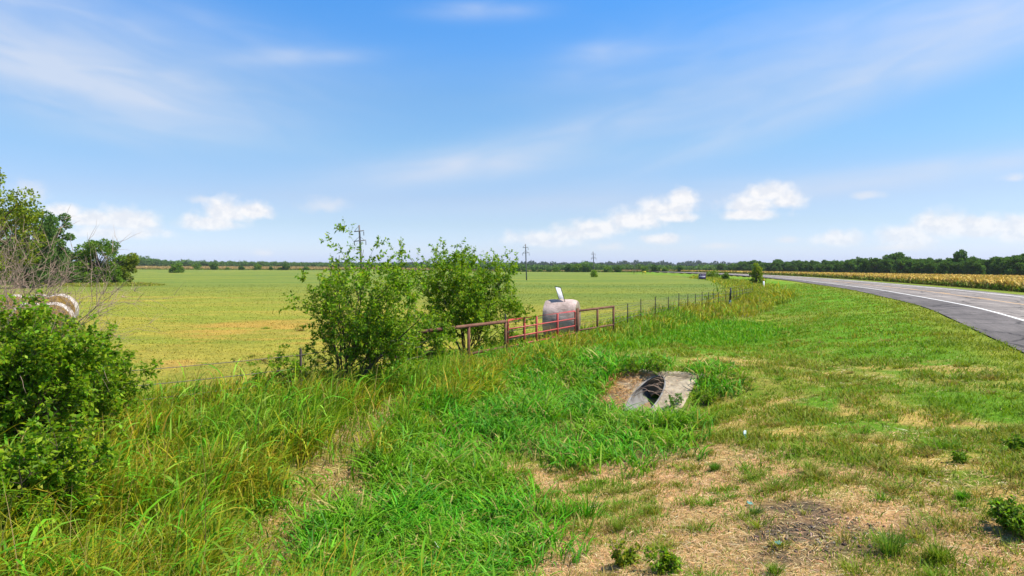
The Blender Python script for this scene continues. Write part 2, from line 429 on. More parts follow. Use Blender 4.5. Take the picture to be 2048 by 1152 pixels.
def road_mat():
    m, nt, b, o = new_mat('asphalt')
    uv = nd(nt, 'ShaderNodeUVMap', uv_map='UVMap'); sp = nd(nt, 'ShaderNodeSeparateXYZ'); nt.links.new(uv.outputs[0], sp.inputs[0])
    tot = W_SH + 2 * W_L + W_SH2
    dv = nd(nt, 'ShaderNodeMath', operation='DIVIDE'); dv.inputs[1].default_value = tot; nt.links.new(sp.outputs[0], dv.inputs[0])
    k = lambda v: v / tot
    lane = (0.22, 0.188, 0.165); trk = (0.17, 0.146, 0.13); sh = (0.11, 0.095, 0.088)
    st = [(0, sh), (k(W_SH - .15), sh), (k(W_SH), lane), (k(W_SH + .9), trk), (k(W_SH + 1.9), lane), (k(W_SH + 3.0), trk), (k(W_SH + W_L), lane), (k(W_SH + W_L + 1.1), trk),
          (k(W_SH + W_L + 2.1), lane), (k(W_SH + W_L + 3.1), trk), (k(W_SH + 2 * W_L), lane), (1, (0.14, .125, .12))]
    r = ramp(nt, dv.outputs[0], st)
    mp = nd(nt, 'ShaderNodeMapping'); mp.inputs['Scale'].default_value = (1.5, .12, 1); nt.links.new(uv.outputs[0], mp.inputs[0])
    n1 = noise_node(nt, 1.0, 6, .7, mp.outputs[0]); n2 = noise_node(nt, 40, 3, .7); n3 = noise_node(nt, 5, 5, .7)
    c = mixrgb(nt, 'MULTIPLY', 1, r.outputs[0], ramp(nt, n1.outputs[0], [(.3, .70), (.7, 1.3)]).outputs[0])
    c = mixrgb(nt, 'MULTIPLY', 1, c, ramp(nt, n2.outputs[0], [(.3, .75), (.7, 1.3)]).outputs[0])
    c = mixrgb(nt, 'MULTIPLY', 1, c, ramp(nt, n3.outputs[0], [(.3, .85), (.7, 1.15)]).outputs[0])
    vo = nd(nt, 'ShaderNodeTexVoronoi', feature='DISTANCE_TO_EDGE'); vo.inputs['Scale'].default_value = .32
    tcw = nd(nt, 'ShaderNodeTexCoord'); wn = noise_node(nt, 1.3, 4, .7); wv = nd(nt, 'ShaderNodeVectorMath', operation='ADD'); nt.links.new(tcw.outputs['Object'], wv.inputs[0]); nt.links.new(wn.outputs['Color'], wv.inputs[1]); nt.links.new(wv.outputs[0], vo.inputs['Vector'])
    c = mixrgb(nt, 'MULTIPLY', 1, c, ramp(nt, vo.outputs[0], [(0.0, .35), (.016, .45), (.028, 1.0)]).outputs[0])
    n5 = noise_node(nt, .16, 3, .6); c = mixrgb(nt, 'MULTIPLY', 1, c, ramp(nt, n5.outputs[0], [(.4, .84), (.46, 1.0), (.6, 1.1)]).outputs[0])
    nt.links.new(c, b.inputs['Base Color']); b.inputs['Roughness'].default_value = .9; b.inputs['Specular IOR Level'].default_value = .15
    bp = nd(nt, 'ShaderNodeBump'); bp.inputs['Strength'].default_value = .3; bp.inputs['Distance'].default_value = .01
    nt.links.new(n2.outputs[0], bp.inputs['Height']); nt.links.new(bp.outputs[0], b.inputs['Normal'])
    return m
def paint_mat(name, c, worn):
    m, nt, b, o = new_mat(name)
    n = noise_node(nt, 14, 6, .75); r = ramp(nt, n.outputs[0], [(worn - .08, (0.18, .165, .155)), (worn + .05, c)])
    nt.links.new(r.outputs[0], b.inputs['Base Color']); b.inputs['Roughness'].default_value = .7
    return m
YS = np.concatenate([np.arange(-40, 120, 1.0), np.arange(120, 520, 3.0)])
rd = strip('road', [0, W_SH, W_SH + W_L, W_SH + 2 * W_L, W_SH + 2 * W_L + W_SH2], ZR, YS, road_mat())
# skirts on the pavement sides
tag(rd, kind='structure')
MW = paint_mat('white_road_paint', (0.74, .73, .70), .36); MY = paint_mat('yellow_road_paint', (0.55, .29, .06), .43)
tag(strip('edge_line', [W_SH, W_SH + .13], ZR + .004, YS, MW), kind='structure')
tag(strip('edge_line', [W_SH + 2 * W_L - .16, W_SH + 2 * W_L], ZR + .004, YS, MW), kind='structure')
tag(strip('centre_line', [W_SH + W_L - .24, W_SH + W_L - .10], ZR + .004, YS, MY), kind='structure')
for k in range(24):
    y0 = 20 + k * 10.5
    tag(strip('centre_dash', [W_SH + W_L + .08, W_SH + W_L + .22], ZR + .004, np.arange(y0, y0 + 3.2, .5), MY), kind='structure')

# ------------------------------------------------------------------ blades
def blades(P, hgt, wid, head, lean, droop, cols, segs=3, z0=None, tipc=None):
    """P (n,3) bases; bend: horizontal reach lean*h, droop pulls the tip down"""
    N = len(P); s = np.linspace(0, 1, segs + 1)
    hx = np.cos(head); hy = np.sin(head)
    out = lean[:, None] * hgt[:, None] * (s ** 1.5)[None]
    up = hgt[:, None] * (s[None] - droop[:, None] * s[None] ** 2.4)
    prof = np.interp(s, [0, .25, .6, 1], [.6, 1, .8, .06])
    C = np.stack([P[:, 0:1] + hx[:, None] * out, P[:, 1:2] + hy[:, None] * out, P[:, 2:3] + up], -1)
    tw = head + math.pi / 2 + rng.normal(0, .5, N)
    S = np.stack([np.cos(tw), np.sin(tw), rng.normal(0, .25, N)], -1)
    half = (wid[:, None] * prof[None] * .5)[..., None] * S[:, None]
    V = np.stack([C - half, C + half], 2).reshape(-1, 3)
    k = np.arange(segs); q = np.stack([2 * k, 2 * k + 1, 2 * k + 3, 2 * k + 2], 1)
    Q = (np.arange(N)[:, None, None] * (2 * (segs + 1)) + q[None]).reshape(-1, 4)
    cc = np.repeat(cols[:, None], 2 * (segs + 1), 1)
    if tipc is not None:
        f = np.repeat(s, 2)[None, :, None] ** 2; cc = cc * (1 - f * .6) + np.asarray(tipc)[None, None] * f * .6
    return V, Q, cc.reshape(-1, 3)
def join(parts):
    V = []; Q = []; C = []; n = 0
    for v, q, c in parts:
        V.append(v); Q.append(q + n); C.append(c); n += len(v)
    return np.vstack(V), np.vstack(Q), np.vstack(C)
def scatter(n, r0, r1, a0=-42, a1=42, p=1.0):
    """density falling with distance"""
    u = rng.random(n); r = np.exp(np.log(r0) + u ** p * np.log(r1 / r0)); a = np.radians(rng.uniform(a0, a1, n))
    return r * np.sin(a), r * np.cos(a)
def pick(pal, n, jit=.18):
    pal = np.asarray(pal, float); c = pal[rng.integers(0, len(pal), n)]
    return np.clip(c * (1 + rng.normal(0, jit, (n, 1))) * (1 + rng.normal(0, jit * .4, (n, 3))), .004, .75)
def keep(w, gain=1.0): return rng.random(len(w)) < w * gain
def surf(x, y):
    z = h(x, y, False); t, w = cul_tw(x, y)
    on = (np.abs(w) < SL_W) & (t > -SL_L) & (t < 0)
    return z, on

PAL_TALL = [(0.18, .28, .010), (0.24, .31, .010), (0.31, .315, .012), (0.35, .30, .014), (0.12, .22, .008), (0.40, .30, .035)]
PAL_BROAD = [(0.065, .29, .008), (0.09, .325, .010), (0.13, .335, .012), (0.055, .23, .008), (0.18, .345, .02)]
PAL_VERGE = [(0.145, .235, .010), (0.185, .25, .012), (0.22, .255, .018), (0.12, .245, .008), (0.26, .235, .035)]
PAL_STRAW = [(0.54, .335, .145), (0.60, .40, .20), (0.43, .26, .11), (0.64, .47, .27), (0.30, .18, .075)]
PAL_FIELD = [(0.22, .21, .03), (0.15, .19, .025), (0.27, .22, .04), (0.11, .165, .02)]
PAL_DITCH = [(0.09, .27, .008), (0.13, .29, .010), (0.17, .29, .014)]

# tall rank grass along the fence
def tall_grass():
    parts = []
    x, y = scatter(460000, 3.6, 70, -44, 38, .95); w = tall_w(x, y) * (1 - .93 * soft(Z_TRANS, x, y, .2, .4, 1.5)); z, on = surf(x, y)
    m = keep(w, .9) & ~on & (h(x, y) > -.9); x, y, z = x[m], y[m], z[m]; n = len(x); r = np.hypot(x, y)
    cl = fbm(x * 1.1, y * 1.1, 3, 40.)
    H = (0.34 + .55 * rng.random(n) ** 1.3) * (0.55 + .9 * cl) * np.interp(r, [5, 9, 12, 16, 19, 22, 27, 30, 34, 45, 70], [.95, 1.0, .9, .85, .60, .52, .55, .68, .68, .85, .8])
    edge = sstep(0, .5, tall_w(x, y)); H *= .5 + .5 * edge
    yel = fbm(x * .45, y * .45, 3, 60.) + np.interp(r, [6, 12, 16, 34, 42, 70], [.06, .06, 0, -.04, .0, .04])
    c = pick(PAL_TALL, n); c = mixc(c, (.30, .27, .018), sstep(.5, .72, yel) * .75)
    c = mixc(c, (.09, .27, .010), sstep(.48, .32, yel) * .6)
    P = np.stack([x, y, z + rng.random(n) ** 2 * .35 * H], 1)
    wid = np.minimum(.0045 + .0011 * r, .05) * rng.uniform(.6, 1.5, n)
    wind = rng.normal(.35, 1.3, n)
    parts.append(blades(P, H, wid, wind, rng.uniform(.15, .9, n), rng.uniform(.1, .65, n), c, 4))
    # broad arching leaves, larger
    k = rng.random(n) < np.interp(r, [5, 9, 14, 20, 40], [.17, .11, .08, .07, .04]); q = k.sum()
    P2 = P[k].copy(); P2[:, 2] += rng.uniform(.1, .5, q) * H[k]
    parts.append(blades(P2, H[k] * rng.uniform(.6, 1.0, q), np.minimum(.015 + .0010 * r[k], .05) * rng.uniform(.7, 1.6, q), rng.normal(.2, 1.5, q), rng.uniform(.5, 1.2, q),
                        rng.uniform(.4, .95, q), pick([(0.14, .32, .012), (0.09, .28, .010), (0.20, .34, .03)], q), 5))
    # seed heads and dry stems
    k = rng.random(n) < .05; q = k.sum()
    P3 = P[k].copy()
    parts.append(blades(P3, H[k] * rng.uniform(1.1, 1.45, q), np.minimum(.004 + .0006 * r[k], .03), rng.normal(.3, 1.4, q), rng.uniform(.1, .4, q), rng.uniform(0, .25, q),
                        pick([(0.36, .27, .05), (0.30, .25, .04), (0.40, .28, .10)], q), 4))
    V, Q, C = join(parts)
    tag(mesh('tall_grass', V, Q, M_GRASS, None, C), 'rank yellow green grass growing thick along the fence line', 'grass', kind='stuff')
tall_grass()

def broad_grass():
    parts = []
    x, y = scatter(210000, 3.8, 30, -36, 22); z, on = surf(x, y)
    w = np.maximum(soft(Z_BROAD, x, y, .5, .6, 1.3), .9 * np.maximum(soft(Z_WEEDA, x, y, .2, .3, 1.5), soft(Z_WEEDB, x, y, .2, .3, 1.5))) * (.35 + .65 * sstep(.33, .5, fbm(x * .9, y * .9, 3, 70.)))
    w = w * (1 - .88 * soft(Z_TRANS, x, y, .2, .4, 1.5)); m = keep(w, .8) & ~on; x, y, z = x[m], y[m], z[m]; n = len(x); r = np.hypot(x, y)
    cl = fbm(x * 1.4, y * 1.4, 3, 71.)
    H = (0.17 + .27 * rng.random(n)) * (.45 + 1.15 * cl) * np.interp(r, [5, 9, 12, 14, 16, 25], [.9, 1.0, 1.2, 1.45, 1.2, 1.2])
    c = pick(PAL_BROAD, n, .2); hv = fbm(x * .6, y * .6, 3, 180.); c = mixc(c, (.17, .29, .012), sstep(.48, .64, hv) * .5); c = mixc(c, (.10, .22, .03), sstep(.46, .32, hv) * .4); c = mixc(c, (.42, .32, .11), (rng.random(n) < .09) * .85)
    wid = (.0100 + .0010 * r) * rng.uniform(.6, 1.6, n)
    parts.append(blades(np.stack([x, y, z + .04 * rng.random(n)], 1), H, wid, rng.uniform(0, 6.28, n), rng.uniform(.3, 1.1, n), rng.uniform(.2, .8, n), c, 5))
    # sparse long arching shoots
    k = rng.random(n) < .035; q = k.sum()
    parts.append(blades(np.stack([x[k], y[k], z[k]], 1), H[k] * rng.uniform(1.3, 1.9, q), (.012 + .0007 * r[k]), rng.uniform(0, 6.28, q), rng.uniform(.4, .9, q),
                        rng.uniform(.3, .8, q), pick([(0.09, .24, .03), (0.06, .2, .02)], q), 6))
    V, Q, C = join(parts)
    tag(mesh('broad_grass', V, Q, M_GRASS, None, C), 'lush bright green broad bladed grass filling the ditch', 'grass', kind='stuff')
broad_grass()

def fence_weeds():
    n = 60000; k = rng.random(n); i = rng.integers(11, 15, n); a = FP[i]; b = FP[i + 1]; p = a + (b - a) * k[:, None]
    x = p[:, 0] + rng.normal(.8, 1.3, n); y = p[:, 1] + rng.normal(0, .6, n); r = np.hypot(x, y); cl = fbm(x * .25, y * .25, 3, 44.)
    m = (r > 62) & (r < 240) & (e_of(x, y) > 4) & (rng.random(n) < .25 + cl); x, y, r, cl = x[m], y[m], r[m], cl[m]; n = len(x)
    c = pick([(0.26, .28, .016), (.18, .26, .014), (.34, .29, .02), (.12, .2, .012)], n)
    V, Q, C = blades(np.stack([x, y, h(x, y)], 1), rng.uniform(.4, .9, n) * (.3 + 1.3 * cl), .0011 * r + .02, rng.uniform(0, 6.28, n), rng.uniform(.2, .9, n), rng.uniform(.1, .6, n), c, 3)
    tag(mesh('fence_weeds', V, Q, M_GRASS, None, C), 'yellow flowering weeds lining the far curve of the fence', 'weeds', kind='stuff')
fence_weeds()

def ditch_grass():
    x, y = scatter(110000, 17, 60, -5, 32); z, on = surf(x, y)
    w = soft(Z_DITCH, x, y, .8, .8, .4)
    m = keep(w, .95) & ~on; x, y, z = x[m], y[m], z[m]; n = len(x); r = np.hypot(x, y)
    H = rng.uniform(.14, .34, n) * (.5 + fbm(x * .8, y * .8, 3, 80.))
    V, Q, C = blades(np.stack([x, y, z], 1), H, (.004 + .0012 * r) * rng.uniform(.7, 1.3, n), rng.uniform(0, 6.28, n), rng.uniform(.2, .7, n), rng.uniform(.1, .5, n), pick(PAL_DITCH, n), 3)
    tag(mesh('ditch_grass', V, Q, M_GRASS, None, C), 'vivid green grass in the ditch beyond the dirt crossing', 'grass', kind='stuff')
ditch_grass()

def verge_grass():
    x, y = scatter(620000, 4.6, 110, -30, 42, .9); zz = zones(x, y); z, on = surf(x, y); r = zz['r']
    cl = fbm(x * 1.5, y * 1.5, 4, 90.); c2 = fbm(x * .35, y * .35, 3, 91.)
    w = np.ones(len(x)) * (.30 + .8 * sstep(.35, .6, cl))
    w *= 1 - zz['straw'] * (1 - .75 * sstep(.45, .58, fbm(x * .85, y * .85, 4, 140.))); w *= 1 - .6 * zz['half'] * sstep(.55, .35, cl); w *= 1 - .65 * zz['drive'] * sstep(.6, .4, cl)
    w = np.maximum(w, .11); w *= (1 - zz['broad'] * .85) * (1 - zz['tall'] * .8) * (1 - zz['soil'] * .85) * (1 - zz['ditch'] * .6)
    w *= sstep(-.12, .14, zz['e'] + (rng.random(len(x)) - .5) * .4 + (fbm(x * 1.6, y * 1.6, 3, 160.) - .5) * .7) * sstep(0, .5, zz['fd'])
    m = keep(w, .9) & ~on; x, y, z, r, cl, c2 = (v[m] for v in (x, y, z, r, cl, c2)); n = len(x)
    zz = {k: v[m] for k, v in zz.items()}
    H = rng.uniform(.05, .13, n) * (.45 + 1.2 * cl) * (1 + .6 * sstep(.62, .75, cl) * (r < 30)) * (1 - .35 * zz['straw'])
    c = pick(PAL_VERGE, n, .16)
    c = mixc(c, (.11, .245, .008), sstep(.45, .62, c2) * .65 * (1 - zz['half']))
    c = mixc(c, (.24, .20, .05), np.clip(zz['half'] * .3 + zz['straw'] * .15 + zz['drive'] * .4, 0, .6) * (rng.random(n) < .6))
    c = mixc(c, (.20, .215, .022), np.exp(-((zz['e'] - .5) / 1.2) ** 2) * .6)
    V, Q, C = blades(np.stack([x, y, z], 1), H, (.0025 + .00105 * r) * rng.uniform(.6, 1.4, n), rng.uniform(0, 6.28, n), rng.uniform(.2, 1.0, n), rng.uniform(.1, .5, n), c, 2)
    tag(mesh('mown_grass', V, Q, M_GRASS, None, C), 'short patchy mown grass on the roadside verge', 'grass', kind='stuff')
verge_grass()

def tussocks():
    cx, cy = scatter(2400, 4.6, 34, -22, 42); zz = zones(cx, cy)
    w = np.clip(zz['straw'] * .8 + zz['half'] * .8 + zz['drive'] * .6 + .25, 0, 1) * (1 - zz['soil'] * .8) * (1 - zz['broad']) * (1 - zz['tall']) * sstep(.3, .8, zz['e'])
    w *= .25 + 1.1 * sstep(.40, .58, fbm(cx * .5, cy * .5, 3, 150.))
    m = keep(w, .8); cx, cy = cx[m], cy[m]; N = len(cx); r = np.hypot(cx, cy)
    sz = rng.uniform(.35, 1.0, N) ** 1.5; nb = (rng.uniform(30, 120, N) * (.4 + sz)).astype(int); idx = np.repeat(np.arange(N), nb); n = len(idx)
    a = rng.uniform(0, 6.28, n); q = np.abs(rng.normal(0, .11, n)) * (.4 + sz[idx]); x = cx[idx] + np.cos(a) * q; y = cy[idx] + np.sin(a) * q * .8; z, on = surf(x, y)
    kind = rng.integers(0, 4, N); base = np.array([(0.17, .23, .014), (0.22, .225, .03), (0.12, .24, .010), (0.27, .22, .055)])[kind][idx]
    c = np.clip(base * (1 + rng.normal(0, .2, (n, 1))) * (1 + rng.normal(0, .08, (n, 3))), .005, .6); r = np.hypot(x, y)
    k = ~on & (e_of(x, y) > .1)
    V, Q, C = blades(np.stack([x, y, z - .005], 1)[k], (rng.uniform(.05, .15, n) * (.4 + sz[idx]))[k], ((.0028 + .0006 * r) * rng.uniform(.6, 1.4, n))[k], (a + rng.normal(0, .8, n))[k], rng.uniform(.3, 1.1, n)[k], rng.uniform(.1, .6, n)[k], c[k], 3)
    tag(mesh('tussock_grass', V, Q, M_GRASS, None, C), 'scattered little olive grass tussocks on the dry verge', 'grass', kind='stuff')
tussocks()

def clods():
    n = 5200; x, y = scatter(n, 4.8, 20, -10, 42); zz = zones(x, y)
    w = zz['soil'] * .3 + zz['straw'] * .10 + .03; m = keep(w, 1.0) & (zz['e'] > .2) & (zz['broad'] < .4) & (zz['tall'] < .3); sx, sy = rng.uniform(0, 1, 2400), rng.uniform(0, 1, 2400)
    lo, hi = Z_SOIL.min(0), Z_SOIL.max(0); qx, qy = lo[0] + sx * (hi[0] - lo[0]), lo[1] + sy * (hi[1] - lo[1]); k = rng.random(2400) < .7 * soft(Z_SOIL, qx, qy, .3, .7, 2.0) * sstep(.35, .55, fbm(qx * 2.2, qy * 2.2, 3, 170.))
    x = np.concatenate([x[m], qx[k]]); y = np.concatenate([y[m], qy[k]]); n = len(x); z = h(x, y)
    s = .005 + .017 * rng.random(n) ** 3.5; base = np.array([(1, 0, 0), (0, 1, 0), (-1, 0, 0), (0, -1, 0), (0, 0, 1), (0, 0, -.6), (.7, .7, .5), (-.7, .7, .5), (-.7, -.7, .5), (.7, -.7, .5)], float)
    tri = np.array([(0, 6, 9), (6, 4, 9), (6, 1, 7), (6, 7, 4), (1, 2, 7), (7, 2, 8), (7, 8, 4), (2, 3, 8), (8, 3, 9), (8, 9, 4), (3, 0, 9), (0, 1, 6), (0, 5, 1), (1, 5, 2), (2, 5, 3), (3, 5, 0)])
    V = base[None] * (s[:, None, None] * rng.uniform(.6, 1.3, (n, 10, 1))) * np.array([1.2, 1, .75]); a = rng.uniform(0, 6.28, n); ca, sa = np.cos(a)[:, None], np.sin(a)[:, None]
    V = np.stack([V[..., 0] * ca - V[..., 1] * sa + x[:, None], V[..., 0] * sa + V[..., 1] * ca + y[:, None], V[..., 2] + z[:, None] + .004], -1).reshape(-1, 3)
    T = (np.arange(n)[:, None, None] * 10 + tri[None]).reshape(-1, 3)
    C = np.repeat(pick([(.10, .075, .055), (.15, .115, .085), (.07, .055, .042), (.24, .20, .16)], n), 10, 0)
    tag(mesh('soil_clods', V, T, M_DRY, None, C), 'small dark soil clods and pebbles on the bare verge', 'clods', kind='stuff')
clods()

def straw():
    x, y = scatter(330000, 4.6, 26, -28, 42); zz = zones(x, y); z, on = surf(x, y); r = zz['r']
    t, ww = cul_tw(x, y)
    sl = np.where(on, SL_Z + SL_S * t + .012, z)
    zc = SL_Z - .02 - .335; inhole = on & (np.abs(ww) < np.sqrt(np.maximum(.375 ** 2 - (SL_Z + SL_S * t - zc) ** 2, 0)))
    w = zz['straw'] * .8 + zz['half'] * .35 + zz['drive'] * .4 + zz['trans'] * .95 + zz['broad'] * .12 + .08
    w = np.where(on, 4.0 * sstep(.30, -.15, ww + (fbm(x * 2, y * 2, 3, 14.) - .5) * 1.0) + .25, w)
    w *= sstep(.1, .5, zz['e']) * sstep(.2, .8, zz['fd']) * (1 - .75 * zz['soil']) * (1 - .75 * sstep(.45, .58, fbm(x * .85, y * .85, 4, 140.)))
    m = keep(w, .75) & ~inhole; x, y, z, r, ons = x[m], y[m], sl[m], r[m], on[m]; n = len(x)
    V, Q, C = blades(np.stack([x, y, z + rng.random(n) * np.where(ons, .06, .018)], 1), rng.uniform(.018, .05, n), (.0019 + .00045 * r) * rng.uniform(.6, 1.4, n), rng.uniform(0, 6.28, n),
                     rng.uniform(2.0, 4.2, n), rng.uniform(.6, .98, n), pick(PAL_STRAW, n, .24), 2)
    n = 9000; tt = -SL_L + SL_L * rng.random(n) ** .8; ww = rng.uniform(-SL_W - .25, .1, n); lim = -np.sqrt(np.maximum(.375 ** 2 - (SL_Z + SL_S * tt - (SL_Z - .355)) ** 2, 0)) - .02
    k = (ww < lim) & (rng.random(n) < .35 + 1.2 * sstep(.35, .55, fbm(tt * 1.6 + 9, ww * 1.6 + 9, 3, 190.))); tt, ww = tt[k], ww[k]; n = len(tt)
    P = np.stack([CUL[0] + CU[0] * tt + CW[0] * ww, CUL[1] + CU[1] * tt + CW[1] * ww, SL_Z + SL_S * tt + .01 + .07 * rng.random(n) ** 2], 1)
    b2 = blades(P, rng.uniform(.015, .05, n), rng.uniform(.006, .012, n), rng.uniform(0, 6.28, n), rng.uniform(2.0, 4.5, n), rng.uniform(.7, 1.3, n), pick([(.52, .27, .07), (.60, .34, .11), (.42, .22, .06), (.62, .40, .18), (.30, .15, .05)], n, .2), 2)
    V, Q, C = join([(V, Q, C), b2])
    tag(mesh('straw_litter', V, Q, M_DRY, None, C), 'dry cut straw lying on the bare roadside ground', 'straw', kind='stuff')
straw()

def stubble():
    x, y = scatter(280000, 9, 120, -42, 22, .95); fd = fence_d(x, y); r = np.hypot(x, y)
    cl = fbm(x * .6, y * 1.2, 3, 95.)
    m = keep(sstep(-.6, -1.2, fd) * (.3 + .4 * sstep(.38, .62, cl)), .8); x, y, r = x[m], y[m], r[m]; n = len(x); z = h(x, y)
    g = ground_colour(x, y); c = g * 1.0 * (1 + rng.normal(0, np.interp(r, [10, 40, 120], [.24, .16, .10])[:, None], (n, 1))); c = c * 1.18
    V, Q, C = blades(np.stack([x, y, z], 1), rng.uniform(.03, .075, n), (.003 + .0010 * r) * rng.uniform(.6, 1.4, n), rng.uniform(0, 6.28, n), rng.uniform(.5, 1.4, n), rng.uniform(.1, .5, n), np.clip(c, .004, .6), 2)
    tag(mesh('field_stubble', V, Q, M_GRASS, None, C), 'short yellowing grass regrowing over the cut hay field', 'grass', kind='stuff')
stubble()

# ------------------------------------------------------------------ leafy plants
def leaves(P, D, L, wr, cols, droop=.0):
    N = len(P); D = D / (np.linalg.norm(D, axis=1)[:, None] + 1e-9)
    rnd = rng.normal(0, 1, (N, 3)); rnd[:, 2] += .9
    S = np.cross(D, rnd); S /= np.linalg.norm(S, axis=1)[:, None] + 1e-9
    L = L[:, None]; tip = P + D * L + np.array([0, 0, -1.0]) * L * droop; mid = P + D * L * .45
    V = np.stack([P, mid + S * L * wr * .5, tip, mid - S * L * wr * .5], 1).reshape(-1, 3)
    return V, (np.arange(N)[:, None] * 4 + np.arange(4)[None]), np.repeat(cols, 4, 0)

def grow(segA, segB, ra, rb, tw, base, d, length, rad, lvl, maxl, kids, bend, up, spread):
    n = max(3, int(length / .16)) if lvl < 2 else max(3, int(length / .10))
    p = np.array(base, float); d = np.array(d, float); d /= np.linalg.norm(d); st = length / n
    for i in range(n):
        d = d + rng.normal(0, bend, 3) + np.array([0, 0, up]) * st; d /= np.linalg.norm(d)
        q = p + d * st; r0 = rad * (1 - .8 * i / n); r1 = rad * (1 - .8 * (i + 1) / n)
        segA.append(p); segB.append(q); ra.append(r0); rb.append(r1)
        if lvl >= maxl - 1: tw.append((p, q, lvl))
        f = (i + 1) / n
        if lvl < maxl and f > .18:
            for _ in range(rng.poisson(kids[lvl] / n * 1.2)):
                a = rng.normal(0, 1, 3); a -= a.dot(d) * d; a /= np.linalg.norm(a)
                nd_ = d * (1 - spread) + a * spread; nd_[2] += .12
                grow(segA, segB, ra, rb, tw, q, nd_, length * rng.uniform(.32, .55) * (1.15 - .5 * f), max(r1 * .6, .003), lvl + 1, maxl, kids, bend * 1.1, up, spread)
        p = q

def shrub(name, base, stems, pal, leaf=(.035, .07), per_m=70, kids=(9, 5), label='', cat='shrub', bend=.10, up=.25, bare=False, group=None, mat=None, rad=.028, zmax=None, leafname='foliage', wr=.5, low=0.0, spread=.6, seed=0):
    """stems: list of (azimuth offset vector dx,dy,dz, length)"""
    global rng
    kr = rng; rng = np.random.default_rng(1000 + seed + int(abs(base[0] * 97)) % 1000 if seed == 0 else seed)
    root = empty(name, base); A = []; B = []; ra = []; rb = []; tw = []
    for dx, dy, dz, ln in stems:
        grow(A, B, ra, rb, tw, (rng.normal(0, .35 * rad), rng.normal(0, .35 * rad), -.03), (dx, dy, dz), ln, rad * rng.uniform(.7, 1.1), 0, 2, kids, bend, up, spread)
    V, Q = segs_mesh(A, B, ra, rb, 5)
    mesh('stems' if not bare else 'branches', V, Q, mat or M_BARK, root, None, True)
    if not bare:
        P = []; D = []
        for p, q, l in tw:
            if min(p[2], q[2]) < low: continue
            ln = np.linalg.norm(q - p); k = rng.poisson(per_m * ln * (1.0 if l == 2 else .45))
            if k == 0: continue
            t = rng.random(k)[:, None]; P.append(p + (q - p) * t + rng.normal(0, .006, (k, 3)))
            ax = (q - p) / ln; rd_ = rng.normal(0, 1, (k, 3)); rd_ -= (rd_ @ ax)[:, None] * ax; rd_ /= np.linalg.norm(rd_, axis=1)[:, None]
            D.append(rd_ * .9 + ax * .6 + np.array([0, 0, -.15]))
        P = np.vstack(P); D = np.vstack(D); n = len(P)
        V, Q, C = leaves(P, D, rng.uniform(*leaf, n), wr, pick(pal, n, .2), .12)
        mesh(leafname, V, Q, M_LEAF, root, C)
    tag(root, label, cat, group); rng = kr
    return root

PAL_ELM = [(0.15, .28, .010), (0.20, .32, .012), (0.11, .235, .010), (0.25, .34, .018)]
PAL_BUSH = [(0.15, .285, .010), (0.20, .32, .012), (0.11, .235, .008), (0.25, .34, .016)]
SEED_A, SEED_B = 160, 145
def fan(n, spread, l0, l1, bx=0.0, by=0.0):
    o = []
    for k in range(n):
        a = 6.283 * (k + rng.uniform(-.3, .3)) / n; s = rng.uniform(.25, 1.0) * spread
        o.append((math.cos(a) * s + bx, math.sin(a) * s * .7 + by, 1.0, rng.uniform(l0, l1)))
    return o
def place(px, y): 
    x = (px - CX) / F_PX * y; return (x, y, h1(x, y))

sa = shrub('elm_shrub', place(690, 14.6), [(-.32, 0, 1, 2.7), (.02, .1, 1, 3.0), (.34, 0, 1, 3.1), (.62, -.1, 1, 2.7), (-.6, .1, 1, 2.1), (.15, -.3, 1, 2.5), (.9, .1, .8, 1.8), (-.12, -.1, 1, 2.75), (.45, .2, 1, 2.3), (.2, .1, 1, 2.9)],
      PAL_ELM, (.03, .105), 62, (12, 6), 'left of two airy leafy shrubs at the fence, with the utility pole above it', seed=SEED_A); sa.scale = (1.0, 1.0, 1.09)
shrub('elm_shrub', place(928, 21.6), [(a_ * 1.0, b_ + .15, c_, d_ * 1.26) for a_, b_, c_, d_ in [(-.40, 0, 1, 3.25), (-.25, .2, 1, 2.7), (.12, 0, 1, 2.5), (.40, .1, 1, 2.65), (.70, 0, 1, 2.4), (.8, .3, .8, 2.0), (.55, -.2, 1, 2.3), (-.65, -.2, 1, 2.1), (0, -.35, 1, 2.1), (1.15, 0, .75, 1.7), (-.1, .1, 1, 2.4), (-.9, .1, .8, 1.7), (1.2, -.3, .9, 1.9)]],
      PAL_ELM, (.035, .115), 74, (13, 6), 'right, wider of two airy leafy shrubs, growing through the rusty pipe rail', seed=SEED_B)
shrub('elm_shrub', place(800, 18.2), [(-.3, 0, 1, 1.7), (.1, .1, 1, 1.9), (.45, 0, 1, 1.8), (-.8, .1, .8, 1.4), (.9, 0, .7, 1.4), (0, -.4, 1, 1.5)], PAL_ELM, (.03, .1), 75, (11, 6), 'low leafy shrub filling the gap between the two airy shrubs at the fence', seed=5)
shrub('sapling', place(618, 14.2), [(-.55, 0, 1, 1.5), (-1.3, 0, .55, 1.2), (-.1, .1, 1, 1.1)], PAL_ELM, (.04, .08), 80, (7, 4), 'small low sapling leaning left over the steel fence post', 'sapling')
for i, (px, yy, st, lab) in enumerate((
        (20, 8.6, fan(11, .42, 1.65, 2.0, .02), 'dense leafy bush at the left edge, below the bare branches'),
        (110, 9.4, fan(10, .55, 1.3, 1.7, .10), 'leafy bush right of the bush at the left edge, in front of the hay bales'),
        (182, 10.6, fan(9, .6, 1.0, 1.4, .14), 'low leafy bush farthest from the left edge, by the wire fence'),
        (45, 6.9, fan(9, .6, .85, 1.2, .1), 'lowest leafy bush in the left foreground above rank grass'))):
    shrub('leafy_bush', place(px, yy), st, PAL_BUSH, (.028, .085), 90, (13, 7), lab, 'bush')
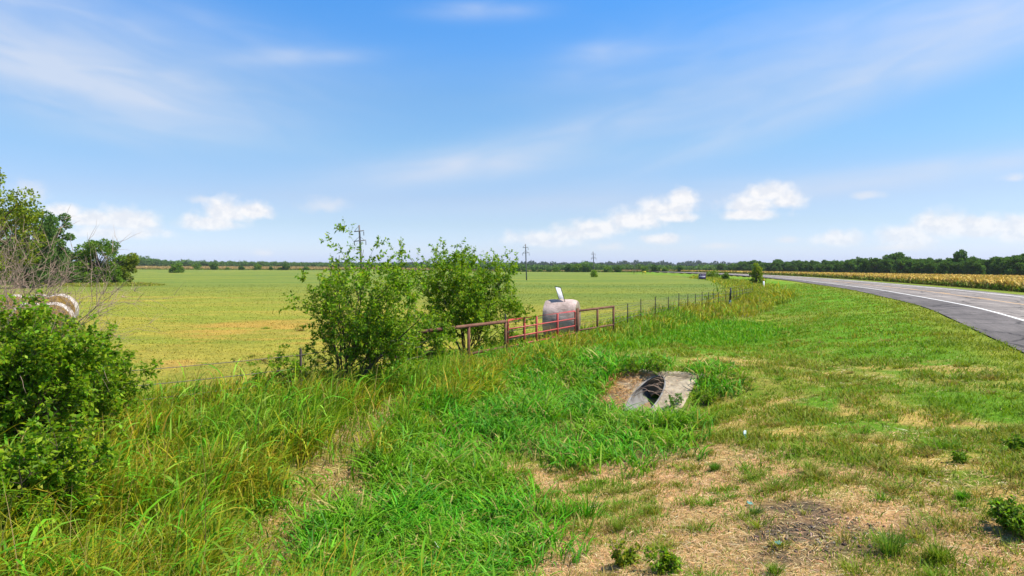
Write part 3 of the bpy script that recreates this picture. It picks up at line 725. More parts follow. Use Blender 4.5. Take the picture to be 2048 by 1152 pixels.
def dead_bush():
    shrub('dead_bush', place(-15, 9.4), [(.15, 0, 1, 2.8), (.25, .1, 1, 2.8), (.35, 0, 1, 2.7), (.05, .1, 1, 3.0), (-.2, 0, 1, 2.8), (.40, -.1, 1, 2.6), (.2, -.2, 1, 2.7), (-.1, -.2, 1, 2.8), (.3, .2, 1, 2.8), (0, .2, 1, 2.9), (.12, .3, 1, 2.8), (.1, -.1, 1, 2.8)], None, label='bare grey brown dead branches rising above the bush at the left edge', cat='dead bush',
          bare=True, mat=M_TWIG, kids=(19, 7), rad=.024, bend=.13, up=.02, spread=.5)
dead_bush()

# small weeds on the verge
def weed(px, py, sz, n, lab, pal=PAL_BUSH, leaf=(.03, .06)):
    g = gp(px, py); b = (g[0], g[1], h1(*g))
    shrub('weed', b, fan(n, 1.0, sz * .8, sz * 1.3), pal, leaf, 120, (5, 3), lab, 'weed', rad=.008, up=.05, low=.0)
weed(1245, 1135, .20, 7, 'yellowish leafy weed clump left of the compact weed at the bottom edge', [(0.20, .28, .015), (.26, .29, .02), (.14, .23, .015)])
weed(1325, 1145, .18, 7, 'compact bright green weed on straw at the bottom edge')
weed(2010, 1060, .24, 9, 'dark leafy weed mat at the right edge', [(0.13, .25, .012), (.18, .28, .015), (.09, .19, .010)])
weed(2048, 1075, .24, 9, 'leafy weed clump cut by the right edge of the view', [(0.13, .25, .012), (.18, .28, .015), (.09, .19, .010)])
weed(1410, 812, .34, 8, 'leafy weed hiding the right edge of the culvert slab')
weed(1312, 752, .42, 9, 'leafy weed standing behind the culvert on its left')
weed(1265, 752, .36, 8, 'low leafy weed left of the taller weed behind the culvert')
weed(2030, 905, .16, 7, 'small weed under the road shoulder near the right edge', [(0.13, .25, .012), (.18, .28, .015), (.09, .19, .010)])
weed(1918, 925, .13, 6, 'small dark weed on dry ground left of the weed near the road', [(0.11, .22, .012), (.15, .25, .014)])
weed(1345, 818, .30, 6, 'pale weed growing in front of the pipe mouth', [(0.10, .23, .03), (.14, .25, .05)])

# leafy clumps around the culvert as grass tufts that stand alone
def tuft(px, py, sz, n, lab, pal, wid=.006):
    g = gp(px, py); root = None
    a = rng.uniform(0, 6.28, n); rr = np.abs(rng.normal(0, sz * .22, n)); x = np.cos(a) * rr; y = np.sin(a) * rr
    V, Q, C = blades(np.stack([x, y, np.zeros(n) - .01], 1), sz * rng.uniform(.5, 1.1, n), np.full(n, wid) * rng.uniform(.6, 1.4, n), a + rng.normal(0, .5, n), rng.uniform(.2, .8, n), rng.uniform(.05, .45, n), pick(pal, n), 4)
    o = mesh('grass_tuft', V, Q, M_GRASS, None, C); o.location = (g[0], g[1], h1(*g)); tag(o, lab, 'grass tuft')
GR = [(0.15, .24, .016), (0.20, .25, .025), (.11, .22, .012)]; GV = [(0.08, .26, .010), (.12, .28, .012)]
tuft(1780, 1110, .30, 260, 'tall dark grass tuft right of the bare soil patch', [(0.10, .21, .02), (.15, .23, .025)])
tuft(1880, 1125, .26, 260, 'wispy yellow green tuft right of the tall dark tuft', GR)
tuft(1925, 1000, .14, 420, 'round vivid green tuft on the right of the verge', GV, .005)
tuft(1430, 942, .17, 420, 'bright green tuft right of the ditch grass', [(0.08, .21, .016), (.11, .22, .02)], .005)
tuft(1238, 1062, .17, 180, 'small spiky olive tuft on straw, middle of the foreground', GR, .005)
tuft(1300, 1025, .15, 180, 'spiky tuft just above right of the small olive tuft', GR, .005)
tuft(1130, 1040, .36, 70, 'tall leaning grass plant at the edge of the straw', PAL_BROAD, .014)
tuft(1175, 1035, .42, 60, 'tall leaning grass plant right of the other at the straw edge', PAL_BROAD, .014)
tuft(1620, 945, .22, 260, 'grass tuft up the slope from the turquoise scraps', GR, .005)
tuft(1550, 1150, .15, 200, 'small green tuft under the bare soil patch', GR, .005)
tuft(1510, 1030, .14, 220, 'tuft under the turquoise scrap', [(0.08, .18, .04), (.1, .18, .03)], .005)

# ------------------------------------------------------------------ trees
def crown_cloud(clumps, per, size, pal, flat=.75, shell=.35):
    P = []; D = []; C = []
    for (c, r) in clumps:
        n = int(per * (r ** 2)) + 8
        u = rng.normal(0, 1, (n, 3)); u /= np.linalg.norm(u, axis=1)[:, None]
        k = (shell + (1 - shell) * rng.random(n)) ** .6
        P.append(np.asarray(c) + u * (k * r)[:, None] * np.array([1, 1, flat]))
        d = u * .6 + rng.normal(0, .6, (n, 3)); D.append(d)
        C.append(pick(pal, n, .16) * rng.uniform(.85, 1.15))
    P = np.vstack(P); n = len(P)
    return leaves(P, np.vstack(D), rng.uniform(size * .7, size * 1.3, n), .75, np.clip(np.vstack(C), .004, .6), .05)
def tree(name, base, H, Rc, z0=.25, ncl=26, per=60, size=.3, pal=None, seed=0, lean=(0, 0), clr=.30, shape='round', label='', group=None, cat='tree', bark=True):
    global rng
    keep_rng = rng; rng = np.random.default_rng(seed + 500)
    root = empty(name, base); cl = []
    for k in range(ncl):
        f = (k + .5) / ncl; z = H * (z0 + (1 - z0 - .06) * f)
        if shape == 'round': prof = math.sin(math.pi * (.16 + .74 * f)) ** .7
        elif shape == 'cone': prof = 1.05 - .85 * f
        elif shape == 'vase': prof = .45 + .6 * f if f < .8 else .85
        else: prof = 1.0 - .45 * f
        a = k * 2.39996 + rng.normal(0, .4); rr = Rc * prof * math.sqrt(rng.uniform(.12, 1.0))
        r = Rc * clr * rng.uniform(.65, 1.35)
        cl.append(((math.cos(a) * rr + lean[0] * f, math.sin(a) * rr + lean[1] * f, z + rng.normal(0, .03 * H)), r))
    A = []; B = []; ra = []; rb = []
    tr = [np.array([0, 0, -.2])]
    for k in range(1, 7): tr.append(np.array([lean[0] * k / 8 + rng.normal(0, .02 * H), lean[1] * k / 8 + rng.normal(0, .02 * H), H * .78 * k / 6]))
    for k in range(6): A.append(tr[k]); B.append(tr[k + 1]); ra.append(.026 * H * (1 - k / 6.5)); rb.append(.026 * H * (1 - (k + 1) / 6.5))
    for c, r in cl:
        c = np.array(c); j = min(5, max(1, int(c[2] / H * 6 * .75))); m = (tr[j] + c) / 2 + np.array([0, 0, -.03 * H])
        A += [tr[j], m]; B += [m, c]; ra += [.009 * H, .006 * H]; rb += [.006 * H, .002 * H]
    V, Q = segs_mesh(A, B, ra, rb, 6); mesh('trunk', V, Q, M_BARK, root, None, True)
    V, Q, C = crown_cloud(cl, per / max(Rc * clr, .01) ** 2 * 1.0, size, pal); mesh('crown', V, Q, M_CROWN, root, C)
    tag(root, label, cat, group); rng = keep_rng
    return root
PAL_T1 = [(0.10, .20, .016), (0.135, .23, .018), (0.07, .15, .014), (.16, .25, .02)]
PAL_T2 = [(0.075, .16, .024), (0.10, .185, .028), (0.055, .125, .02)]
PAL_T3 = [(0.18, .23, .016), (0.21, .245, .018), (0.13, .19, .016)]
PAL_T4 = [(0.09, .175, .034), (0.12, .205, .038), (0.07, .14, .028)]
def base_at(px, y): x = (px - CX) / F_PX * y; return (x, y, h1(x, y))
tree('tree', base_at(-75, 52), 10.6, 4.9, .22, 44, 330, .20, PAL_T3, 1, (.3, 0), .22, 'round', 'tall olive green tree reaching in at the left edge, the highest')
tree('tree', base_at(50, 92), 11.0, 3.9, .06, 50, 260, .26, PAL_T4, 2, (.6, 0), .22, 'vase', 'open crowned bluish green tree right of the tallest tree at the left edge')
tree('tree', base_at(100, 98), 10.6, 2.6, .08, 34, 230, .26, PAL_T4, 3, (.5, 0), .24, 'vase', 'thin feathery tree behind the hay bales, between taller tree and dense bushy trees')
tree('tree', base_at(30, 112), 7.0, 4.8, .04, 34, 240, .30, PAL_T2, 4, (0, 0), .27, 'dome', 'dark bushy tree under the open crowned tree at the left edge')
tree('tree', base_at(105, 120), 6.6, 4.2, .03, 32, 240, .30, PAL_T2, 5, (0, 0), .27, 'dome', 'dark bushy tree below the thin feathery tree')
tree('tree', base_at(150, 128), 5.6, 3.4, .03, 26, 230, .30, PAL_T1, 6, (0, 0), .28, 'dome', 'mid green bushy tree just left of the round dense tree')
tree('tree', base_at(195, 127), 7.7, 4.2, .03, 40, 280, .30, PAL_T1, 7, (.4, 0), .25, 'round', 'round dense green tree, the fullest in the group left of the field')
tree('tree', base_at(238, 130), 5.2, 2.6, .08, 22, 230, .28, PAL_T3, 8, (1.6, 0), .28, 'dome', 'lighter green low tree at the right end of the left tree group')
tree('tree', base_at(228, 123), 2.3, 1.6, .02, 14, 200, .24, PAL_T1, 9, (0, 0), .34, 'dome', 'small round bush at the foot of the right end of the tree group', cat='bush')
# lone small trees and bushes
tree('young_tree', base_at(1513, 106), 3.5, 1.15, .03, 34, 60, .20, [(0.20, .27, .018), (.24, .29, .02), (.15, .22, .018)], 11, (.1, 0), .22, 'dome', 'young pointed yellow green tree beside the road, beyond the last fence posts', cat='tree')
tree('bush', base_at(1187, 199), 1.9, 1.0, .02, 16, 50, .26, [(0.19, .30, .02), (.15, .25, .018)], 12, (0, 0), .38, 'dome', 'small bright bush at the foot of the third utility pole', cat='bush')
tree('bush', base_at(1425, 165), 1.9, 1.7, .02, 14, 60, .28, [(0.17, .26, .02), (.13, .21, .018)], 13, (0, 0), .36, 'dome', 'wide low bush right of the purple sign', cat='bush')
tree('bush', base_at(1451, 150), 1.9, 1.0, .02, 14, 60, .26, [(0.13, .22, .02), (.10, .17, .018)], 14, (0, 0), .38, 'dome', 'round bush between the purple sign and the young roadside tree', cat='bush')
tree('bush', base_at(354, 330), 4.2, 3.0, .02, 14, 130, .55, PAL_T1, 15, (0, 0), .36, 'dome', 'dark bush standing out in the field, nearest the left tree group', cat='bush')
hb = tree('bush', base_at(395, 480), 4.0, 3.4, .02, 12, 110, .7, PAL_T1, 16, (0, 0), .38, 'dome', 'dark round bush on the far field edge before the tan crop', 'bushes on the far field edge', 'bush')
hb2 = tree('bush', base_at(428, 480), 4.6, 2.6, .02, 12, 110, .7, PAL_T2, 17, (0, 0), .38, 'round', 'dark round bush on the far field edge before the tan crop', 'bushes on the far field edge', 'bush')
for k, (px, s) in enumerate(((455, .45), (483, .75), (515, .95), (542, .5), (560, .55), (571, .95), (612, .7), (965, .6), (1018, .7), (1035, .9), (1050, .6), (1068, .5), (1080, .5), (1098, .55), (1112, .85), (1138, 1.0), (1155, 1.15), (1172, 1.1), (1216, .8), (1236, .9), (1290, .7), (1310, .8), (1330, .6), (1360, .7))):
    o = copy_tree((hb, hb2)[k % 2]); yv = 480 - max(0, px - 900) * .25
    o.location = base_at(px, yv); o.scale = (s * rng.uniform(.85, 1.15), s, s * rng.uniform(.8, 1.05)); o.rotation_euler.z = rng.uniform(0, 6.28)

# wooded line behind the corn on the right: every tree its own object
WOOD_L = 'dark green leafy tree in the wooded line behind the cornfield'; WOOD_G = 'trees in the line behind the cornfield'
protos = [tree('woodland_tree', (0, 0, 0), 10, 4.6, .05, 34, 150, .62, PAL_T2, 20 + k, (0, 0), .27, ('round', 'dome', 'round', 'dome')[k], WOOD_L, WOOD_G) for k in range(4)]
def wood_y(px): return np.interp(px, [1440, 1520, 1640, 1800, 2048, 2300, 2700], [520, 430, 350, 290, 240, 215, 190])
def wood_top(px): return np.interp(px, [1440, 1480, 1520, 1560, 1590, 1640, 1660, 1700, 1760, 1800, 1850, 1890, 1920, 1960, 2010, 2048, 2300], [528, 526, 522, 522, 520, 520, 520, 517, 513, 509, 516, 517, 515, 516, 510, 508, 506])
used = set(); px = 1440.0; k = 0
while px < 2230:
    yv = wood_y(px)
    for row in range(3):
        pp = px + rng.uniform(-10, 10); y2 = yv + row * 9 + rng.uniform(-3, 3)
        top = at_depth(pp, wood_top(pp) + rng.normal(1, 2.6) + (6 if row == 0 else 0) + (rng.random() < .25) * 3, y2)[2]
        b = base_at(pp, y2); Ht = max(4.5, top - b[2])
        i = k % 4; k += 1
        o = protos[i] if i not in used else copy_tree(protos[i]); used.add(i)
        o.location = (b[0], b[1], b[2]); s = Ht / 10.3; o.scale = (s * rng.uniform(.9, 1.3), s * rng.uniform(.9, 1.2), s); o.rotation_euler.z = rng.uniform(0, 6.28)
    px += 4.6 / yv * F_PX * rng.uniform(.85, 1.15)
o = copy_tree(protos[0]); b = base_at(1920, 275); o.location = b; top = at_depth(1920, 501, 275)[2]; s = (top - b[2]) / 10.2; o.scale = (s * .62, s * .62, s); o['label'] = 'tallest tree poking above the wooded line behind the cornfield'

# far woods: one mass
def far_wood(name, label, px0, px1, yfun, topfun, size, pal, n, seed, depth=25):
    global rng
    kr = rng; rng = np.random.default_rng(seed); cl = []
    for i in range(n):
        pxx = rng.uniform(px0, px1); y = yfun(pxx) + rng.uniform(0, depth)
        x, yy, zb = base_at(pxx, y); top = at_depth(pxx, topfun(pxx), y)[2] - zb
        top *= rng.uniform(.78, 1.0) if rng.random() > .06 else 1.16
        r = top * rng.uniform(.26, .42); z = rng.uniform(.25, 1.0) * (top - r)
        cl.append(((x, yy, zb + z + r * .2), r))
    rmean = np.mean([c[1] for c in cl])
    V, Q, C = crown_cloud(cl, 42 / rmean ** 2, size, pal, .85); o = mesh(name, V, Q, M_CROWN, None, C)
    tag(o, label, 'woods', kind='stuff'); rng = kr
far_wood('far_woods', 'low green woods along the far edge of the field', 250, 1500, lambda p: np.interp(p, [250, 640, 1000, 1500], [760, 900, 640, 560]),
         lambda p: -2.5 + np.interp(p, [250, 290, 330, 400, 500, 640, 820, 1000, 1130, 1155, 1165, 1180, 1200, 1300, 1400, 1500], [515, 516, 522, 524, 525, 527, 530, 531, 531, 529, 525, 525, 532, 532, 533, 528]), 1.3, PAL_T4, 2600, 5, 40)
far_wood('woodland_undergrowth', 'lower leafy growth filling the wooded line behind the cornfield', 1470, 2200, lambda p: wood_y(p) + 16, lambda p: wood_top(p) + 4, .8, PAL_T2, 900, 8, 14)
far_wood('distant_woods', 'dark bluish wooded ridge on the horizon', 500, 1640, lambda p: 1700 + 0 * p,
         lambda p: -1.0 + np.interp(p, [500, 640, 800, 940, 1050, 1200, 1300, 1338, 1352, 1362, 1450, 1640], [526, 526, 526, 526, 525, 526, 524, 525, 530, 524, 526, 526]), 4.0, [(0.03, .06, .03), (.04, .07, .035)], 1400, 6, 60)

# ------------------------------------------------------------------ crops
def corn():
    n = 60000; s = rng.random(n) ** 2.2; yb = np.exp(rng.uniform(np.log(30), np.log(430), n))
    off = -(15.2 + 115 * s); L = offset_line(0, 0, yb); sl = np.interp(yb, _yy, _ds); k = 1 / np.sqrt(1 + sl * sl)
    x = L[:, 0] - off * k; y = yb + off * sl * k; rr = np.hypot(x, y); z = h(x, y)
    m = (y > 20) & (rr < 420) & (x / np.maximum(y, 1) < .95) & (y < wood_y(CX + F_PX * x / np.maximum(y, 1)) - 4); x, y, z, rr, s = x[m], y[m], z[m], rr[m], s[m]; n = len(x)
    parts = []
    wd = .05 + .0011 * rr
    # leaves at all heights, green below, tan tops
    for lo, hi, pal, cnt in ((.05, .55, [(0.21, .29, .03), (.27, .30, .035), (.16, .26, .025), (.34, .29, .06)], 2), (.40, .70, [(0.44, .30, .08), (.36, .27, .06), (.48, .31, .10)], 1), (.66, .86, [(0.56, .37, .08), (.50, .34, .07)], 1)):
        for _ in range(cnt):
            P = np.stack([x + rng.normal(0, .25, n), y + rng.normal(0, .25, n), z + rng.uniform(lo, hi, n)], 1)
            parts.append(blades(P, rng.uniform(.25, .5, n), wd * rng.uniform(.7, 1.3, n), rng.uniform(0, 6.28, n), rng.uniform(.2, .9, n), rng.uniform(.1, .7, n), pick(pal, n), 2))
    P = np.stack([x, y, z], 1); parts.append(blades(P, rng.uniform(.8, 1.05, n), .03 + .0005 * rr, rng.uniform(0, 6.28, n), np.full(n, .06), np.zeros(n), pick([(0.15, .16, .04), (.25, .2, .06)], n), 2))
    V, Q, C = join(parts)
    tag(mesh('corn_crop', V, Q, M_DRY, None, C), 'ripening corn crop with tan tops beyond the road', 'crop', kind='stuff')
corn()
def tan_crop():
    n = 40000; px = rng.uniform(230, 1380, n); y = np.where(px < 900, 500 + 230 * rng.random(n) ** 1.6, 0) + np.where(px >= 900, 505 - (px - 900) * .25 + 70 * rng.random(n) ** 1.5, 0)
    x = (px - CX) / F_PX * y; z = h(x, y)
    hh = np.where(px < 900, 1.4, .9)
    V, Q, C = blades(np.stack([x, y, z], 1), hh * rng.uniform(.7, 1.15, n), np.full(n, .7), rng.uniform(0, 6.28, n), rng.uniform(0, .4, n), rng.uniform(0, .3, n), pick([(0.40, .25, .09), (.34, .22, .075), (.45, .30, .12)], n, .1), 2)
    tag(mesh('tan_crop', V, Q, M_DRY, None, C), 'tan ripe crop strip on the far side of the green field', 'crop', kind='stuff')
tan_crop()
def edge_weeds():
    n = 16000; px = rng.uniform(60, 330, n); y = rng.uniform(98, 118, n) ; x = (px - CX) / F_PX * y; m = rng.random(n) < soft(Z_DARKW, x, y, 1.5, 2, .2) * .9 + .02; x, y = x[m], y[m]; n = len(x)
    V, Q, C = blades(np.stack([x, y, h(x, y)], 1), rng.uniform(.1, .42, n) * (.1 + 2.2 * (fbm(x * .15, y * .3, 3, 77.) - .2)) * (.2 + soft(Z_DARKW, x, y, 2, 4, .12)), np.full(n, .14), rng.uniform(0, 6.28, n), rng.uniform(0, .8, n), rng.uniform(0, .5, n), pick([(0.24, .27, .03), (.20, .26, .025), (.32, .27, .05)], n), 2)
    tag(mesh('field_weeds', V, Q, M_GRASS, None, C), 'brownish weeds at the foot of the left tree group', 'weeds', kind='stuff')
    n = 9000; px = rng.uniform(280, 1380, n); y = np.where(px < 900, 488, 488 - (px - 900) * .25) + rng.uniform(-6, 4, n); x = (px - CX) / F_PX * y
    V, Q, C = blades(np.stack([x, y, h(x, y)], 1), rng.uniform(.4, 1.3, n), np.full(n, .5), rng.uniform(0, 6.28, n), rng.uniform(0, .6, n), rng.uniform(0, .5, n), pick([(0.10, .14, .025), (.13, .15, .03)], n), 2)
    tag(mesh('field_edge_weeds', V, Q, M_GRASS, None, C), 'green weed strip between the field and the tan crop', 'weeds', kind='stuff')
edge_weeds()

# ------------------------------------------------------------------ culvert
def culvert():
    Rp = .335; zc = SL_Z - .02 - Rp; n = 64
    root = empty('culvert', (CUL[0], CUL[1], 0)); root.rotation_euler.z = math.atan2(CW[1], CW[0])   # local x = across, local y = along
    ph = np.linspace(0, 2 * math.pi, n, endpoint=False)
    w = Rp * np.sin(ph); z = zc + Rp * np.cos(ph); t = (z - SL_Z) / SL_S
    cw, ct = 0.0, t.mean(); V = []; rings = 5
    sl = lambda w_, t_: SL_Z + SL_S * t_
    for k in range(rings):
        f = k / (rings - 1)
        for i in range(n):
            dw, dt = w[i] - cw, t[i] - ct
            sc = min(SL_W / abs(dw) if abs(dw) > 1e-6 else 1e9, ((0.02 - ct) if dt > 0 else (ct + SL_L)) / abs(dt) if abs(dt) > 1e-6 else 1e9)
            pw, pt = w[i] + (cw + dw * sc - w[i]) * f, t[i] + (ct + dt * sc - t[i]) * f
            V.append((pw, pt, sl(pw, pt) + rng.normal(0, .003)))
    for i in range(n): p = V[(rings - 1) * n + i]; V.append((p[0], p[1], p[2] - .5))
    Q = []
    for k in range(rings):
        for i in range(n): j = (i + 1) % n; Q.append((k * n + i, k * n + j, (k + 1) * n + j, (k + 1) * n + i))
    mesh('apron', np.array(V), np.array(Q)[:, ::-1], M_CONC, root)
    # corrugated pipe wall
    ts = np.concatenate([[0], np.linspace(.02, 1, 40)]); V = []
    for f in ts:
        for i in range(n):
            tt = t[i] + (4.5 - t[i]) * f; rr = 1 + .018 * math.sin(tt * 60) * (f > 0)
            V.append((Rp * rr * math.sin(ph[i]), tt, zc + Rp * rr * math.cos(ph[i]) ))
    Q = []
    for k in range(len(ts) - 1):
        for i in range(n): j = (i + 1) % n; Q.append((k * n + i, k * n + j, (k + 1) * n + j, (k + 1) * n + i))
    c = len(V); V.append((0, 4.5, zc)); T = [(c, (len(ts) - 1) * n + (i + 1) % n, (len(ts) - 1) * n + i) for i in range(n)]
    pp = mesh('pipe', np.array(V), [np.array(Q), np.array(T)], M_PIPE, root, None, True)
    mb = MB(); loop = [(w[i % n], t[i % n], z[i % n] + .018) for i in range(n + 1)]; mb.tube(loop, .022, 8, False); mb.build('rim', M_PIPE, pp, True)
    mb = MB(); mb.box((0.05, .2, SL_Z - .10), (2.15, .34, .37)); hw = mb.build('headwall', M_CONC, root)
    # silt on the bottom of the pipe
    P = []; Qs = []
    for a in range(14):
        for b in range(7):
            tt = -2.5 + a * .22; ww = (b - 3) / 3 * .24; P.append((ww, tt, zc - Rp + .025 + .03 * (ww / .24) ** 2 + rng.normal(0, .012) + max(0, (tt + 1.2)) * .03))
    for a in range(13):
        for b in range(6): Qs.append((a * 7 + b, a * 7 + b + 1, a * 7 + b + 8, a * 7 + b + 7))
    mesh('silt', np.array(P), np.array(Qs), plain('dry_silt', (.23, .16, .09), .95, .1, 0, .25, 12), pp, None, True)
    tag(root, 'sloped concrete culvert end with a round pipe mouth, littered with straw', 'culvert')
    # dead stems over the mouth
    mb = MB()
    for k in range(16):
        w0 = rng.uniform(-.35, .15); t0 = rng.uniform(-1.3, -.1); p0 = np.array([w0, t0, sl(w0, t0) + .02]); d = np.array([rng.uniform(.2, .6), rng.normal(0, .25), rng.uniform(-.25, .12)])
        pts = [p0 + d * f + np.array([0, 0, .14 * math.sin(f * 3.1)]) for f in np.linspace(0, 1, 5)]; mb.tube(pts, .006, 4)
    o = mb.build('dry_stems', M_TWIG); o.location = root.location; o.rotation_euler = root.rotation_euler; tag(o, 'tangle of dry brown stems hanging over the pipe mouth', 'dry stems')
culvert()

# ------------------------------------------------------------------ pipe rails, gate, fences
def pz(px, py, y): return at_depth(px, py, y)
def rail_left():
    a = FP[4]; b = FP[5]; root = empty('pipe_rail', (a[0], a[1], h1(*a)))
    z0 = root.location.z; L = lambda p: np.array([p[0] - a[0], p[1] - a[1], p[2] - z0])
    A = pz(838, 664, 17.2); Bt = pz(1011, 643, 20.6)
    mb = MB(); mb.tube([L(A), L(A + (Bt - A) * .5), L(Bt)], .05, 10); mb.build('top_rail', M_RUST, root, True)
    for f in (.53, 1.0):
        p = A + (Bt - A) * f; g = h1(p[0], p[1]); mb = MB(); mb.tube([L((p[0], p[1], g - .1)), L((p[0], p[1], p[2] + (.02 if f == 1 else 0)))], .045, 10); mb.build('post', M_RUST, root, True)
    p = A + (Bt - A) * .53; q = Bt; mb = MB(); mb.tube([L((p[0], p[1], .38)), L((q[0], q[1], .40))], .04, 10); mb.build('lower_rail', M_RUST, root, True)
    tag(root, 'rusty brown pipe rail left of the red gate, passing behind the shrub', 'pipe fence')
rail_left()
def rail_right():
    a = FP[6]; root = empty('pipe_rail', (a[0], a[1], h1(*a))); z0 = root.location.z; L = lambda p: np.array([p[0] - a[0], p[1] - a[1], p[2] - z0])
    A = pz(1155, 622, 25.7); Bt = pz(1227, 613, 28.4)
    mb = MB(); mb.tube([L(A), L(Bt)], .045, 10); mb.build('top_rail', M_RUST, root, True)
    for f in (0, .53, 1.0):
        p = A + (Bt - A) * f; mb = MB(); mb.tube([L((p[0], p[1], h1(p[0], p[1]) - .1)), L((p[0], p[1], p[2] + (.1 if f == 0 else .04)))], .055 if f == 0 else .045, 10); mb.build('post', M_RUST, root, True)
    mb = MB(); mb.tube([L((A[0], A[1], .42)), L((Bt[0], Bt[1], .42))], .035, 10); mb.build('lower_rail', M_RUST, root, True)
    tag(root, 'rusty brown pipe rail with three posts right of the red gate', 'pipe fence')
rail_right()
def gate():
    a = np.array(pz(1016, 640, 20.9)); b = np.array(pz(1150, 622, 25.3)); zt = (a[2] + b[2]) / 2
    root = empty('metal_gate', (a[0], a[1], zt - 1.15)); L = np.linalg.norm(b[:2] - a[:2]); root.rotation_euler.z = math.atan2(b[1] - a[1], b[0] - a[0])
    fr = MB(); fr.tube([(0, 0, .08), (0, 0, 1.09), (.02, 0, 1.13), (.06, 0, 1.15), (L - .06, 0, 1.15), (L - .02, 0, 1.13), (L, 0, 1.09), (L, 0, .08)], .03, 10)
    fr.tube([(0, 0, .06), (L, 0, .06)], .03, 10); fo = fr.build('frame', M_RED, root, True)
    for z in (.33, .60, .87):
        mb = MB(); mb.tube([(.03, 0, z), (L - .03, 0, z)], .024, 10); mb.build('rail', M_RED, root, True)
    for f in (.21, .38, .70):
        mb = MB(); mb.box((L * f, -.0, .605), (.055, .062, 1.08)); mb.build('brace', M_RED, root)
    mb = MB(); mb.tube([(L + .0, 0, .95), (L + .1, 0, .95)], .02, 8); mb.tube([(L, 0, .25), (L + .1, 0, .25)], .02, 8); mb.build('hinge', M_WIRE, fo, True)
    mb = MB(); mb.tube([(-.13, .02, .8), (-.06, -.05, .78), (.02, -.04, .76), (.04, 0, .74)], .010, 6); mb.build('chain', M_WIRE, fo, True)
    tag(root, 'faded red tubular farm gate closed across the field entrance', 'gate')
gate()
def tpost(mb, p, hgt, r=.022):
    mb.box((p[0], p[1], p[2] + hgt / 2 - .1), (.05, .012, hgt + .2), .6); mb.box((p[0] + .004, p[1] - .018, p[2] + hgt / 2 - .1), (.012, .03, hgt + .2), .6)
def wire_fence(posts, ends, label, wz=(.25, .5, .75, 1.02)):
    o = posts[0]; root = empty('wire_fence', (o[0], o[1], h1(*o[:2]))); z0 = root.location.z
    for p in posts:
        mb = MB(); tpost(mb, (p[0] - o[0], p[1] - o[1], h1(p[0], p[1]) - z0), p[2]); mb.build('post', M_POST, root)
    line = [ends[0]] + [p for p in posts] + [ends[1]]
    for wv in wz:
        pts = []
        for a, b in zip(line[:-1], line[1:]):
            for f in (0, .33, .66):
                x = a[0] + (b[0] - a[0]) * f; y = a[1] + (b[1] - a[1]) * f; za = h1(a[0], a[1]); zb = h1(b[0], b[1])
                pts.append((x - o[0], y - o[1] - .03, za + (zb - za) * f - z0 + wv - (.015 if f else 0)))
        e = ends[1]; pts.append((e[0] - o[0], e[1] - o[1] - .03, h1(e[0], e[1]) - z0 + wv))
        mb = MB(); mb.tube(pts, .0065, 4, False); mb.build('wire', M_WIRE, root)
    tag(root, label, 'wire fence')
lp = [(*(FP[1] + (FP[2] - FP[1]) * .45), 1.12), (*on_fence(208), 1.12), (*on_fence(600), 1.15)]
wire_fence(lp, (FP[1], FP[4]), 'sagging barbed wire fence with thin rusty posts in rank grass, left of the shrubs')
rp = [(*on_fence(px), hh) for px, hh in ((1255.6, 1.16), (1282, 1.22), (1311, 1.22), (1337, 1.15), (1358, 1.25), (1376, 1.12), (1391, 1.1), (1404.5, 1.22), (1417, 1.2), (1427.5, 1.15), (1437, 1.15), (1452, 1.2), (1468, 1.2), (1474, 1.15), (1480, 1.2), (1485, 1.2), (1490, 1.15), (1494, 1.2), (1498, 1.2), (1502, 1.2), (1505, 1.25), (1508, 1.3))]
wire_fence(rp, (FP[7], (28, 82)), 'line of thin dark steel fence posts and wire curving away right of the gate')

# ------------------------------------------------------------------ utility poles
def pole(px, y, top_py, base_z, lean, bigw, label, scale=1.0):
    x = (px - CX) / F_PX * y; zg = h1(x, y) if base_z is None else base_z
    Ht = at_depth(px, top_py, y)[2] - zg
    root = empty('utility_pole', (x + lean * Ht, y, zg)); root.rotation_euler = (0, -lean, 0)
    k = scale
    mb = MB(); mb.tube([(0, 0, -.3), (0, 0, Ht * .5), (0, 0, Ht)], [.15 * k, .13 * k, .10 * k], 10); mb.build('pole', M_POLE, root, True)
    arms = []; z1 = Ht - .75 * k; z2 = Ht - 1.95 * k; tilt = .055
    for z, lft, rgt in ((z1, .62 * k, .58 * k), (z2, .70 * k, .78 * k)):
        mb = MB(); mb.tube([(-lft, -.13 * k, z - tilt * lft), (rgt, -.13 * k, z + tilt * rgt)], .065 * k, 6); arms.append(mb.build('crossarm', M_POLE, root))
    mb = MB(); mb.tube([(-.6 * k, -.13 * k, z1 - .03), (0, -.08 * k, Ht - .05)], .03 * k, 5); mb.build('brace', M_POLE, root)
    for sx in (-.62 * k, .66 * k):
        mb = MB(); mb.tube([(sx, -.13 * k, z2 - .02), (0, -.1 * k, z2 + .55 * k)], .024 * k, 5); mb.build('brace', M_POLE, root)
    for sx, z in ((.55 * k, z1), (-.68 * k, z2), (.75 * k, z2)):
        mb = MB()
        for q in range(5): mb.tube([(sx, -.13 * k, z - .08 * k - q * .1 * k), (sx, -.13 * k, z - .14 * k - q * .1 * k), (sx, -.13 * k, z - .17 * k - q * .1 * k)], [.03 * k, .075 * k, .03 * k], 8)
        mb.build('insulator', M_INSUL, arms[0] if z == z1 else arms[1], True)
    tag(root, label, 'utility pole', 'utility poles crossing the field')
pole(719, 85, 450, None, .045, 1, 'nearest utility pole, its crossarms rising above the left shrub')
pole(1051, 150, 488, None, .03, 1, 'utility pole standing whole in the field, above left of the hay bale')
pole(1186, 205, 503, None, .055, 1, 'leaning utility pole with a small bush at its foot')
